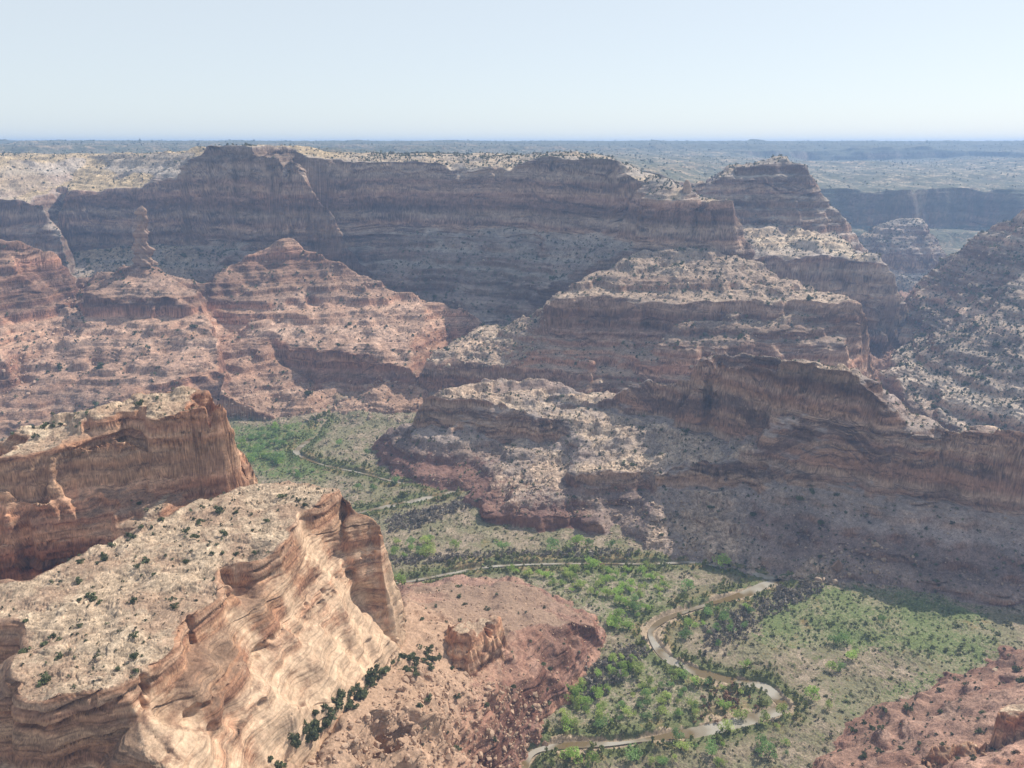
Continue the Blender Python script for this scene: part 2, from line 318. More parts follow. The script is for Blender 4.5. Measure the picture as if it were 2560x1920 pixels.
F.append([P(1320,600,1120),P(1450,590,1120),P(1600,610,1105),P(1700,630,1070)])
F.append([P(1040,702,1180),P(1100,702,1150),P(1180,658,1130)]); F.append([P(960,745,1120),P(1060,745,1100),P(1160,710,1085)])
outF = [X(870,1060,-8),X(910,1005,-8),X(1100,985,-8),X(1270,970,10),X(1450,940,10),X(1700,930,-5),X(1880,960,-8),X(1915,1060,-8),X(1880,1180,20),X(1750,1280,80),X(1600,1290,120),X(1450,1290,120),X(1250,1260,90),X(1150,1290,50),X(1030,1290,30),X(950,1180,10)]
LANDS.append(Land('stepped_mesa', F, outF, 1.8, warp=(4.5, 50), warp2=(1.6, 12), terr=(.85, 4, 11), rough=(1.0*.6, 12), slab=(.8, 12), style='std2', seed=8, und=(2.5, 60)))
# mesa behind it
G = []
G.append([P(1480,405,1480),P(1560,374,1492),P(1640,349,1502),P(1690,341,1512),P(1740,367,1502),P(1770,400,1492),P(1790,426,1482),P(1798,442,1478)])
G.append([P(1480,470,1450),P(1580,480,1440),P(1700,489,1438),P(1796,496,1452)])
G.append([P(1590,430,1462),P(1690,425,1462),P(1760,440,1466)])
G.append([P(1620,556,1332),P(1680,554,1322),P(1750,557,1312),P(1850,561,1302),P(1905,567,1294),P(1935,586,1294),P(1946,640,1304)])
G.append([P(1660,626,1314),P(1750,632,1304),P(1850,692,1284),P(1880,782,1242),P(1940,765,1282),P(1950,700,1296)])
G.append([P(1560,365,1680),P(1690,345,1640)])
outG = [X(1560,1270,40),X(1700,1240,20),X(1890,1190,-8),X(1985,1260,-8),X(1990,1400,20),X(1930,1600,60),X(1850,1800,150),X(1500,1800,250),X(1440,1520,200),X(1500,1400,100)]
LANDS.append(Land('stepped_mesa', G, outG, 2.2, warp=(5, 60), warp2=(2, 16), terr=(.8, 5, 13), rough=(1.1*.6, 16), style='wall', seed=9, und=(3., 70)))
# bouldery slope right
Hh = []
Hh.append([P(2450,390,1230),P(2212,450,1322),P(2130,500,1362),P(2060,549,1402),P(2030,560,1412)])
Hh.append([P(1985,610,1395),P(1955,652,1375),P(1962,702,1302),P(1950,747,1252),P(1900,802,1122),P(1980,852,1012),P(2080,921,892),P(2150,926,882),P(2450,930,840)])
Hh.append([P(2450,600,1100),P(2212,602,1182),P(2120,620,1230),P(2060,640,1270)])
Hh.append([P(2450,700,1000),P(2212,702,1062),P(2100,702,1122),P(2040,720,1170)])
Hh.append([P(2450,800,900),P(2212,802,962),P(2100,802,1012),P(2010,800,1060)])
outH = [X(1930,1400,-8),X(1870,1110,-8),X(1960,960,-8),X(2070,850,-8),X(2300,800,-8),X(2900,740,-8),X(3000,1200,250),X(2500,1500,150),X(2060,1560,60)]
LANDS.append(Land('boulder_slope', Hh, outH, 2.2, warp=(6, 60), warp2=(2, 14), terr=(.8, 5, 14), rough=(1.3*.6, 14), style='slope', seed=10, und=(4., 80)))
# far butte
I2 = [[P(1945,470,1965),P(1985,471,1955)],[P(1870,492,1990),P(1885,515,1920),P(1905,545,1885),P(1960,548,1875),P(2012,548,1885),P(2028,530,1910)],[P(1900,580,1872),P(1960,590,1862),P(2010,584,1872)],[P(1800,562,1900),P(1850,510,1960)]]
outI2 = [X(1800,1840,20),X(1900,1800,20),X(2000,1800,20),X(2080,1850,20),X(2060,2020,60),X(1960,2060,120),X(1870,2060,80),X(1800,1980,40)]
LANDS.append(Land('butte', I2, outI2, 2.5, warp=(4, 50), warp2=(1.5, 14), terr=(.9, 6, 16), rough=(1*.6, 16), style='wall', seed=11))
# plateau to the horizon, with the far wall at its right edge
J = []
J.append([P(-700,338,1960),P(0,338,1960),P(400,330,1960),P(700,330,2010),P(1100,338,2060),P(1300,352,1960),P(1450,385,1800),P(1600,402,1950),P(1740,404,2250),P(1780,402,2325),P(1850,407,2315),P(1930,405,2285),P(1950,402,2240),P(1966,403,2235),P(1985,405,2295),P(2100,399,2335),P(2212,409,2305),P(2500,409,2255)])
J.append([P(1740,470,2210),P(1850,476,2275),P(1930,481,2240),P(1950,470,2212),P(1966,470,2210),P(2000,486,2265),P(2100,493,2288),P(2212,481,2255),P(2500,480,2200)])
J.append([P(1800,541,2050),P(1960,560,2000),P(2060,546,2050),P(2212,521,2100),P(2500,500,2050)])
J.append([P(1450,348,2700),P(1800,368,2900),P(2100,362,3100),P(2212,348,3300),P(2600,345,3300)])
J.append([P(1500,336,3600),P(1740,347,4270),P(1850,346,4220),P(2000,343,4270),P(2110,338,4280)])
J.append([P(1500,322,3900),P(1740,319,4330),P(1850,317,4280),P(2000,317,4330),P(2105,322,4330)])
J.append([P(700,322,3000),P(1100,325,3000),P(1300,330,2900)])
J.append([X(-900,4600,393),X(0,4700,392),X(200,4800,391),X(400,5000,389),X(640,5000,388),X(700,5100,385),X(1000,5200,388),X(1300,5300,391),X(1500,5400,391),X(1900,5400,389),X(2080,5400,385),X(2140,5300,390),X(2212,5200,392),X(2900,5200,391)])
J.append([X(-700,8600,360),X(600,8600,340),X(1500,8800,345),X(2700,8800,350)])
outJ = [X(-900,1930,-8),X(0,1935,-8),X(700,1985,-8),X(1100,2030,-8),X(1300,1930,-8),X(1440,1770,-8),X(1600,1900,-8),X(1720,1960,-8),X(1960,1900,-8),X(2212,1990,-8),X(2800,1900,-8),X(3000,9200,200),X(-1200,9200,200)]
LANDS.append(Land('plateau', J, outJ, 6.0, warp=(22, 300), warp2=(5, 50), terr=(.85, 8, 30), rough=(3.0*.6, 60), style='far', seed=12, und=(4., 480)))
LANDS.append(Land('rock_outcrop', [[P(966,1402,416),P(972,1350,427),P(1000,1342,430),P(1040,1336,432),P(1068,1328,436),P(1080,1334,437)],[P(985,1366,414),P(1012,1364,413),P(1030,1374,417),P(1052,1352,425),P(1074,1346,431)],[P(958,1424,408),P(985,1446,404),P(1012,1446,403),P(1044,1424,413),P(1058,1400,420),P(1080,1394,426)]],
    [X(946,412,35),X(972,396,35),X(1015,395,35),X(1052,405,35),X(1066,416,35),X(1090,421,35),X(1094,442,35),X(1060,445,35),X(1000,440,35),X(952,432,35)], .5, warp=(1.2, 9), warp2=(.5, 4), terr=(.4, 2, 5), rough=(.25, 4), style='near', seed=14))
LANDS.append(Land('rock_outcrop', [[P(2143,1550,357),P(2175,1542,357),P(2230,1530,357),P(2330,1520,357)],[Z(2148,1531,57),Z(2220,1512,57),Z(2330,1505,57)],[P(2140,1606,352),P(2175,1612,351),P(2230,1600,352),P(2330,1590,352)]],
    [X(2130,349,25),X(2340,345,25),X(2340,392,25),X(2135,372,25)], .5, warp=(1.2, 9), warp2=(.5, 4), terr=(.5, 2, 5), rough=(.25, 4), style='near', seed=15))
LANDS.append(Land('rock_outcrop', [[P(1990,1618,346),P(2030,1608,348),P(2080,1600,350),P(2115,1604,350)],[P(1985,1650,341),P(2040,1659,340),P(2090,1655,342),P(2120,1640,345)]],
    [X(1975,336,10),X(2130,338,10),X(2130,356,10),X(1980,352,10)], .5, warp=(2.2, 9), warp2=(.8, 4), terr=(.4, 2, 5), rough=(.4, 4), style='near', seed=16))
print('lands', time.time()-T0)

# river course (pixel track turned into ground points)
riv1 = [(705,915),(690,927),(682,940),(660,956),(641,974),(650,986),(700,1004),(780,1021),(850,1039),(930,1051),(985,1056),(960,1066),(900,1080),(840,1093),(760,1110)]
riv2 = [(800,1268),(850,1258),(900,1252),(980,1237),(1060,1223),(1200,1217),(1400,1217),(1500,1214),(1570,1226),(1640,1242),(1690,1253),(1650,1264),(1600,1286),(1540,1302),(1460,1327),(1420,1347),(1405,1367),(1415,1391),(1440,1420),(1490,1446),(1540,1461),(1600,1475),(1650,1482),(1680,1508),(1690,1530),(1640,1547),(1560,1569),(1500,1581),(1400,1596),(1330,1605),(1250,1608),(1190,1613),(1150,1626),(1130,1659),(1120,1720),(1150,1800)]
def smooth_path(pts, n=6):
    p = np.array(pts, float); out = []
    for i in range(len(p)-1):
        p0, p1, p2, p3 = p[max(i-1, 0)], p[i], p[i+1], p[min(i+2, len(p)-1)]
        for t in np.arange(n)/n:
            out.append(.5*((2*p1)+(-p0+p2)*t+(2*p0-5*p1+4*p2-p3)*t*t+(-p0+3*p1-3*p2+p3)*t**3))
    out.append(p[-1]); return np.array(out)
RIV = [smooth_path([Z(u, v, 0)[:2] for u, v in r]) for r in (riv1, riv2)]
def dist_path(x, y, path):
    d = np.full(x.shape, 1e9, f32)
    for a, b in zip(path[:-1], path[1:]):
        ab = b-a; l2 = (ab**2).sum()+1e-9
        t = np.clip(((x-a[0])*ab[0]+(y-a[1])*ab[1])/l2, 0, 1)
        d = np.minimum(d, (x-a[0]-t*ab[0])**2+(y-a[1]-t*ab[1])**2)
    return np.sqrt(d)
# coarse raster of the distance to the river
RX0, RY0, RRES = -330., 330., 2.0
_gx, _gy = np.meshgrid(RX0+np.arange(420)*RRES, RY0+np.arange(380)*RRES, indexing='ij')
RD = np.minimum(dist_path(_gx, _gy, RIV[0]), dist_path(_gx, _gy, RIV[1])).astype(f32)
def rivdist(x, y):
    fx = np.clip((x-RX0)/RRES, 0, 418.9); fy = np.clip((y-RY0)/RRES, 0, 378.9)
    ix = fx.astype(np.int32); iy = fy.astype(np.int32); tx = fx-ix; ty = fy-iy
    return RD[ix, iy]*(1-tx)*(1-ty)+RD[ix+1, iy]*tx*(1-ty)+RD[ix, iy+1]*(1-tx)*ty+RD[ix+1, iy+1]*tx*ty

def evaluate(x, y):
    shp = x.shape; x = x.ravel(); y = y.ravel()
    rd = rivdist(x, y)
    h = (1.1*smp(T_FBM, x, y, 300., .1, .2)+.22*smp(T_ROUGH, x, y, 24., .3, .1)+.8).astype(f32)
    h = mix(np.maximum(h, .5), -1.3, 1-sstep(3.0, 6.0, rd)).astype(f32)
    far = sstep(900, 1200, y); h = h*(1-far) + far*(25+6*smp(T_FBM, x, y, 300.)).astype(f32)
    own = np.zeros(x.shape, np.int8); mnz = np.ones(x.shape, f32)
    for i, L in enumerate(LANDS):
        m = np.nonzero(L.bbox(x, y))[0]
        if not len(m): continue
        hh = L.height(x[m], y[m])
        b = hh > h[m]; mm = m[b]
        h[mm] = hh[b]; own[mm] = i+1; mnz[mm] = L.nzm[b]
    return h.reshape(shp), own.reshape(shp), rd.reshape(shp), mnz.reshape(shp)

# ------------------------------------------------------------------ ground grid, finer where the surface is steep
NR, NC = int(1700*QUAL), int(1750*QUAL)
th = np.concatenate([np.radians(np.linspace(-56, -41, 70))[:-1], np.radians(np.linspace(-41, 41, NC)), np.radians(np.linspace(41, 56, 70))[1:]])
cth = np.radians(np.linspace(-56, 56, 520))
lr = np.linspace(math.log(150), math.log(9000), 1100)
rr = np.exp(lr)
hc, _, _, _ = evaluate((np.sin(cth)[:, None]*rr[None]).astype(f32), (np.cos(cth)[:, None]*rr[None]).astype(f32))
el = (hc-CAMZ)/rr[None]
mx = np.maximum.accumulate(el, axis=1)
vis = (el > mx-.006)
dl = np.abs(np.diff(el, axis=1, prepend=el[:, :1]))/(1+el**2)
vis &= (el > -1.03)
wt = np.where(vis, dl*1.0+.0005, .00022)
def boxblur(a, k, ax):
    c = np.cumsum(np.pad(a, [(k+1, k) if i == ax else (0, 0) for i in range(2)], mode='edge'), axis=ax)
    n = a.shape[ax]; t = 2*k+1
    return (np.take(c, np.arange(t, n+t), ax)-np.take(c, np.arange(0, n), ax))/t
wt = boxblur(boxblur(wt, 3, 0), 3, 0); wt = boxblur(boxblur(wt, 2, 1), 2, 1)
Rg = np.empty((len(th), NR))
tgt = np.linspace(0, 1, NR)
for i, t in enumerate(th):
    f = (t-cth[0])/(cth[1]-cth[0]); k = min(int(f), len(cth)-2); f -= k
    c = np.cumsum(wt[k]*(1-f)+wt[k+1]*f); c = (c-c[0])/(c[-1]-c[0])
    Rg[i] = np.exp(np.interp(tgt, c, lr))
GX = (np.sin(th)[:, None]*Rg).astype(f32); GY = (np.cos(th)[:, None]*Rg).astype(f32)
GZ, OWN, RDG, MNZ = evaluate(GX, GY)
print('grid', GX.shape, time.time()-T0)
el = (GZ-CAMZ)/Rg
VIS = el > np.maximum.accumulate(el, axis=1)-.004
# normals
Pp = np.stack([GX, GY, GZ], -1)
da = np.gradient(Pp, axis=0); db = np.gradient(Pp, axis=1)
N = np.cross(da, db); N /= np.linalg.norm(N, axis=-1, keepdims=True)+1e-9
AREA = np.linalg.norm(np.cross(da, db), axis=-1).astype(f32)
NZ = N[..., 2].astype(f32); NXg = N[..., 0].astype(f32); NYg = N[..., 1].astype(f32)
del da, db, N
def bb(a, k): return boxblur(boxblur(a, k, 0), k, 1).astype(f32)
NZb = .5*MNZ+.5*bb(NZ, 3); NXg = bb(NXg, 4); NYg = bb(NYg, 4)
# beds stand out or are eaten back on steep faces: real overhanging ledges
for i, L in enumerate(LANDS):
    k = {'near':1.5,'red':1.2,'std':2.2,'std2':2.0,'orange':1.9,'wall':3.6,'slope':1.4,'far':4.}[L.style]
    r = np.random.RandomState(i+400); zb = [-60.]; pb = [0.]
    while zb[-1] < 460:
        t = (1.2+6.5*r.rand()**1.7)*k**.8; p = r.uniform(-1, 1)
        z_ = zb[-1]; zb += [z_+.1*t, z_+.8*t, z_+.87*t, z_+t]; pb += [p, p*.7+.1, -1.1 if r.rand() < .6 else p*.7, -.6 if r.rand() < .5 else p*.5]
    m = OWN == i+1
    if not m.any(): continue
    x, y, z = GX[m], GY[m], GZ[m]
    zw = z+1.5*k*smp(T_W, x, y, 200*k, i*.3, .1)
    q = np.interp(zw, zb, pb)*(.75+.4*smp(T_W, x, y, 70*k, .3, i*.2))
    st = sstep(.88, .55, NZb[m])*k*1.0*q
    hn = np.hypot(NXg[m], NYg[m])+1e-4
    Pp[..., 0][m] += NXg[m]/hn*st; Pp[..., 1][m] += NYg[m]/hn*st
# alcoves, pockets and joints eaten into the faces
_dz = Pp[..., 2]-CAMZ; _dep = Pp[..., 1]*cP-_dz*sP
_U = 1106+1658*Pp[..., 0]/_dep; _V = 829.5-1658*(Pp[..., 1]*sP+_dz*cP)/_dep
IDX_ = {}; VIS0 = (GZ-CAMZ)/Rg > np.maximum.accumulate((GZ-CAMZ)/Rg, axis=1)-.004
def indent(own_i, u, v, R_, depth, sz=1.0):
    if own_i not in IDX_: IDX_[own_i] = np.nonzero(((OWN == own_i)).ravel())[0]
    ix = IDX_[own_i]; PF = Pp.reshape(-1, 3)
    q = np.where(VIS0.ravel()[ix], (_U.ravel()[ix]-u)**2+(_V.ravel()[ix]-v)**2, 1e12); k = ix[np.argmin(q)]
    c = PF[k].copy(); n = np.array([NXg.ravel()[k], NYg.ravel()[k], .15]); n /= np.linalg.norm(n)+1e-6
    d2 = ((PF[ix]-c)**2*np.array([1, 1, 1/sz**2])).sum(-1); j = d2 < (1.6*R_)**2*max(1, 1/sz**2)
    PF[ix[j]] -= (np.exp(-(d2[j]/R_**2)**2)*depth)[:, None]*n
_r = np.random.RandomState(21)
for _ in range(60):
    t_, w_ = _r.rand(), _r.rand(); indent(1, 380+t_*440-w_*60+40, 1560-t_*400+w_*90-40, _r.uniform(.8, 2.4), _r.uniform(.8, 2.2), _r.uniform(.5, .9))
for q in [(1,785,1300,8,6,1.3),(1,760,1240,5,2.5,.7),(1,505,1540,6,5,.9),(1,568,1520,2.5,2.5,.8),(1,415,1550,4,3,.8),(1,640,1470,5,2.2,.7),(1,455,1575,3,2,.7),(1,700,1250,4,2,.6),(1,560,1400,3.5,2,.6),
          (1,412,1345,1.5,5,2.6),(1,417,1385,1.4,4,2.6),(1,425,1425,1.2,3,2.6),(1,312,1480,1.7,4.5,2.8),(1,313,1520,1.5,4,2.8),(1,200,1515,1.2,2.5,3),(1,258,1510,1.,2.5,3.),(1,487,1245,3,4,1.6),(1,500,1280,3,3,1.6),
          (6,840,800,14,6,.8),(6,760,800,16,8,.8),(6,560,675,14,5,.6),(5,1960,1010,6,4,1.2),(5,2050,1060,9,6,.8),(5,1850,1030,9,4,.6),(5,1650,1010,8,4,.6),(5,2010,1000,4,5,3),(13,1056,1372,2.2,7,3),(13,1058,1350,2.,7,3),(13,990,1400,2.5,2.5,2),(5,1545,1030,3,7,4),(5,1570,1030,2.5,5,4),(5,1620,1030,3,5,3),(5,1700,860,7,5,2),(5,1880,1000,7,5,2),(5,2120,1010,5,4,3),(5,2180,1010,5,5,3),(8,1400,690,10,7,2),(8,1560,680,9,6,2),(8,1250,680,9,5,1.5),(7,800,450,22,10,.5),(7,930,455,20,9,.5),(7,1010,400,25,8,.4),(7,560,440,14,8,1.5),(7,600,400,8,6,3),(7,1420,480,9,7,2.5),(7,1463,470,5,8,5),(7,1497,480,5,10,5),(7,1520,500,10,6,1),(7,1542,480,4,7,5),(7,1250,420,16,8,1),(7,1330,450,12,8,2),(9,1650,450,14,8,1),(9,1740,460,12,7,1.5),(2,90,1120,6,4,1.0),(2,70,1085,3,2,1)]: indent(*q)
GX, GY, GZ = Pp[..., 0].copy(), Pp[..., 1].copy(), Pp[..., 2].copy()
# broad slope (smoothed) used to tell tops, talus and cliffs apart
NZs = MNZ; NZ = .35*NZ+.65*bb(NZ, 2)

# ------------------------------------------------------------------ surface colour (what the rock, soil and plants themselves are)
def c3(r, g, b): return np.array([r, g, b], f32)
STY = {   # top, cliff, dark varnish, talus
 'near':   (c3(.47,.36,.25), c3(.52,.32,.205), c3(.16,.085,.055), c3(.33,.215,.145)),
 'red':    (c3(.34,.22,.16), c3(.33,.185,.135), c3(.23,.12,.09), c3(.34,.205,.15)),
 'std':    (c3(.48,.365,.265), c3(.33,.225,.16), c3(.12,.075,.06), c3(.29,.23,.195)),
 'std2':   (c3(.43,.325,.24), c3(.36,.235,.17), c3(.14,.085,.065), c3(.33,.24,.18)),
 'orange': (c3(.43,.285,.205), c3(.37,.225,.16), c3(.13,.07,.055), c3(.36,.225,.155)),
 'wall':   (c3(.45,.35,.245), c3(.32,.235,.18), c3(.13,.085,.072), c3(.36,.30,.25)),
 'slope':  (c3(.45,.36,.28), c3(.38,.28,.215), c3(.17,.115,.09), c3(.38,.30,.235)),
 'far':    (c3(.31,.25,.175), c3(.22,.16,.125), c3(.11,.08,.065), c3(.17,.15,.11)),
}
C_ = np.zeros(GX.shape+(3,), f32)
sel = OWN == 0
def poly_mask(x, y, pl, soft=4.0):
    q = [Z(u, v, 0) for u, v in pl]
    jx = x+soft*smp(T_ROUGH, x, y, 90., .2, .4); jy = y+soft*smp(T_ROUGH, x, y, 90., .6, .1)
    return inpoly(jx, jy, q)
PL_FIELD = [(1680,1290),(1780,1268),(1950,1285),(2060,1305),(2130,1330),(2170,1400),(2060,1440),(1900,1405),(1760,1400),(1640,1395),(1640,1330)]
PL_FIELD2 = [(1900,1500),(2050,1445),(2150,1400),(2120,1440),(2000,1480),(1900,1520),(1840,1540),(1800,1520)]
PL_WEST = [(485,930),(690,918),(705,940),(640,985),(720,1010),(700,1040),(560,1030),(500,990)]
PL_GROVE = [(1020,1235),(1130,1240),(1400,1225),(1480,1270),(1400,1340),(1340,1370),(1290,1330),(1140,1255)]
PL_TRI = [(1225,1500),(1400,1390),(1440,1440),(1620,1485),(1650,1530),(1560,1560),(1400,1580),(1200,1600),(1150,1600)]
PL_BRUSH = [(1520,1370),(1600,1320),(1700,1268),(1780,1265),(1770,1285),(1660,1330),(1600,1380),(1530,1420)]
PL_BRUSH2 = [(830,1125),(1000,1080),(1020,1095),(900,1140),(840,1155)]
PL_BRUSH3 = [(850,1205),(1100,1195),(1400,1195),(1400,1208),(1100,1210),(850,1222)]
PL_BRUSH4 = [(1225,1500),(1300,1430),(1410,1375),(1420,1400),(1340,1470),(1260,1530)]
x, y = GX[sel], GY[sel]
n1 = smp(T_ROUGH, x, y, 130., .1, .5); n2 = smp(T_FINE, x, y, 160., .4, .2); n3 = smp(T_FBM, x, y, 260., .8, .1); n4 = smp(T_FINE, x, y, 70., .9, .5)
base = mix(c3(.23,.185,.12)[None], c3(.36,.28,.20)[None], sstep(-.2, 1.3, n1)[:, None])
base = mix(base, c3(.19,.18,.10)[None], (sstep(-.3, .9, n3+.5*n2)*.8)[:, None])
g = poly_mask(x, y, PL_FIELD) | poly_mask(x, y, PL_FIELD2)
base = np.where(g[:, None], mix(c3(.15,.18,.07)[None], c3(.27,.225,.145)[None], (sstep(-.3, 1.5, n2+.7*n3-.1)*.85)[:, None]), base)
g = poly_mask(x, y, PL_WEST, 5)
base = np.where(g[:, None], mix(c3(.13,.17,.06)[None], c3(.24,.19,.12)[None], (sstep(-.2, 1.6, n1+.4*n2))[:, None]), base)
g = poly_mask(x, y, PL_GROVE, 5) | poly_mask(x, y, PL_TRI, 5)
base = np.where(g[:, None], mix(c3(.17,.18,.085)[None], c3(.32,.26,.185)[None], (sstep(-.8, 1.0, n1+.5*n2))[:, None]), base)
rd = RDG[sel]
reed = sstep(20+7*n1, 10, rd)*sstep(2.5, 4.5, rd)
base = mix(base, mix(c3(.12,.14,.05)[None], c3(.24,.175,.08)[None], sstep(0, 1.2, n3)[:, None]), (reed*.85)[:, None])
base = mix(base, c3(.40,.30,.20)[None], (sstep(6.6, 5.0, rd-2.6*n3)*np.maximum(sstep(592, 580, y), .15))[:, None])
base = base*(1+.13*n2+.16*n4)[:, None]
base = mix(base, c3(.33,.20,.14)[None]*(1+.2*n1[:, None]), sstep(1000, 1100, y)[:, None])
C_[sel] = base
BED_COL = [c3(1.0,1.0,1.0), c3(.82,.70,.64), c3(1.12,1.10,1.04), c3(.90,.74,.66), c3(1.05,.95,.86), c3(.74,.60,.56), c3(1.15,1.17,1.15)]
for i, L in enumerate(LANDS):
    sel = OWN == i+1
    if not sel.any(): continue
    x, y, z, nz, nzs = GX[sel], GY[sel], GZ[sel], NZ[sel], NZs[sel]
    top, cli, var, tal = STY[L.style]
    k = {'near':1,'red':1,'std':1.6,'std2':2,'orange':2.4,'wall':3,'slope':2.4,'far':6}[L.style]
    o = i*.31
    nA = smp(T_ROUGH, x, y, 60*k, o, .2); nB = smp(T_FBM, x, y, 200*k, o, .6); 
    tt_ = (x*.8+y*.6)*.22; vm = sstep(.85, .6, nzs)      # on walls the grain runs along the beds
    nA = mix(nA, smp(T_ROUGH, tt_, z*1.1, 60*k, o, .2), vm)
    nC = mix(smp(T_FINE, x, y, 90*k, .7, o), smp(T_ROUGH, tt_*1.3, z*1.3, 50*k, .7, o), vm); nD = mix(smp(T_FINE, x, y, 40*k, .2, o), smp(T_FINE, tt_*2.2, z*2, 60*k, .2, o), vm)
    # strata by height
    r = np.random.RandomState(i+900)
    zb = [-60.]; cb = []
    while zb[-1] < 460:
        zb.append(zb[-1]+r.uniform(1.2, 5.5)*k**.7); cb.append(BED_COL[r.randint(len(BED_COL))]*r.uniform(.82, 1.14))
    cb.append(cb[-1]); zb = np.array(zb); cb = np.array(cb)
    nW = smp(T_W, x, y, 220*k, o, .6)
    zw = z+(.6 if L.style == 'near' else .45)*k*nW+.06*k*smp(T_H, x, y, 60*k, o, .2)
    zb2 = [-60.]; cb2 = []
    while zb2[-1] < 460:
        zb2.append(zb2[-1]+r.uniform(6, 18)*k**.6); cb2.append(r.uniform(.62, 1.28) if L.style == 'near' else r.choice([.55, .8, 1.1, 1.45]))
    cb2.append(1.); thick = np.interp(zw, zb2, cb2).astype(f32)[:, None]
    bed = np.stack([np.interp(zw, zb, cb[:, j]) for j in range(3)], -1).astype(f32)
    cliff = sstep(.80, .52, .65*nz+.35*nzs) if L.style not in ('wall', 'std') else sstep(.72, .48, .6*nz+.4*nzs)
    flat = sstep(.85, .95, nzs)
    # vertical streaks of desert varnish: constant down the face
    sx = smp(T_MID, x, y, 60*k, o, .4); st = smp(T_H2, x, y, 60*k, o, .45)
    zvar = smp(T_ROUGH, z*2+14*nW, (x*.8+y*.6)*.25, 300., .1+o, .1)
    vr = sstep(.15, 1.4, .1*st+.08*sx+1.0*zvar+.3*smp(T_FBM, tt_*1.5, z*1.2, 260*k, o, .9))
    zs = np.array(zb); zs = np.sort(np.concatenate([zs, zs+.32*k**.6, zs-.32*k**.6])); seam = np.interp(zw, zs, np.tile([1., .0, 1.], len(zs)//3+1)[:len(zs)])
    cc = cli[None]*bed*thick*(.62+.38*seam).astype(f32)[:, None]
    cc = mix(cc, var[None], (vr*(.8 if L.style in ('std','wall','std2','orange') else .5))[:, None])
    tt = top[None]*(1+.16*nA[:, None])*mix(np.ones_like(bed), bed, .3)*mix(1., thick, .35)
    tt = mix(tt, tal[None], (sstep(-.2, 1.1, nB+.6*nC)*.75)[:, None])
    if i == 6: tt = mix(tt, c3(.43,.32,.185)[None]*(1+.12*nA[:, None]), (sstep(-280, -380, x)*sstep(1480, 1560, y)*.85)[:, None])
    ll = tal[None]*mix(np.ones_like(bed), bed, .6)*mix(1., thick, .5)*(1+.12*nB[:, None])
    c = mix(ll, tt, flat[:, None]); c = mix(c, cc, cliff[:, None])
    c *= np.clip(1+.14*nC+.17*nD+.08*nA, .4, 1.7)[:, None]
    if L.style == 'near':      # paler sandstone low on the face, only where it turns right
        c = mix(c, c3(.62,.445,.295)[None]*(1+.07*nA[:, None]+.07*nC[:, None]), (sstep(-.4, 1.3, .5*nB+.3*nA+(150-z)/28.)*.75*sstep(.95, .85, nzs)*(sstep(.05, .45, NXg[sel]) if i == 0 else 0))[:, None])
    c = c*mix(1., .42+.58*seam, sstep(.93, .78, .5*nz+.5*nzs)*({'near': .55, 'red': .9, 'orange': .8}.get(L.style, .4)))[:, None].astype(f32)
    if L.style == 'far':
        g = np.maximum(sstep(-1.1, .2, smp(T_ROUGH, x, y, 900., .3, .3)+.3*nC), sstep(3600, 4500, y)*.9)
        c = mix(c, c3(.10,.11,.075)[None], (g*.85*(1-.5*cliff))[:, None])
    if L.style == 'std':       # red shale below the promontory
        c = mix(c, c3(.22,.115,.09)[None]*mix(np.ones_like(bed), bed, .8), (sstep(24, 15, z+2*nA)*sstep(640, 690, y)*sstep(95, 60, x)*.75)[:, None])
    if L.style == 'red' and i == 2:   # pale debris upslope
        c = mix(c, c3(.44,.29,.19)[None]*(1+.15*nC[:, None]), (sstep(30, 62, z+5*nA-.15*(x+20))*.9)[:, None])
        brown = sstep(.90, .96, nzs)*sstep(60, 40, z)
        c = mix(c, c3(.30,.205,.14)[None]*(1+.1*nC[:, None]), (brown*.8)[:, None])
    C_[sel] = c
C_ = np.clip(C_, .02, .85)
print('colour', time.time()-T0)

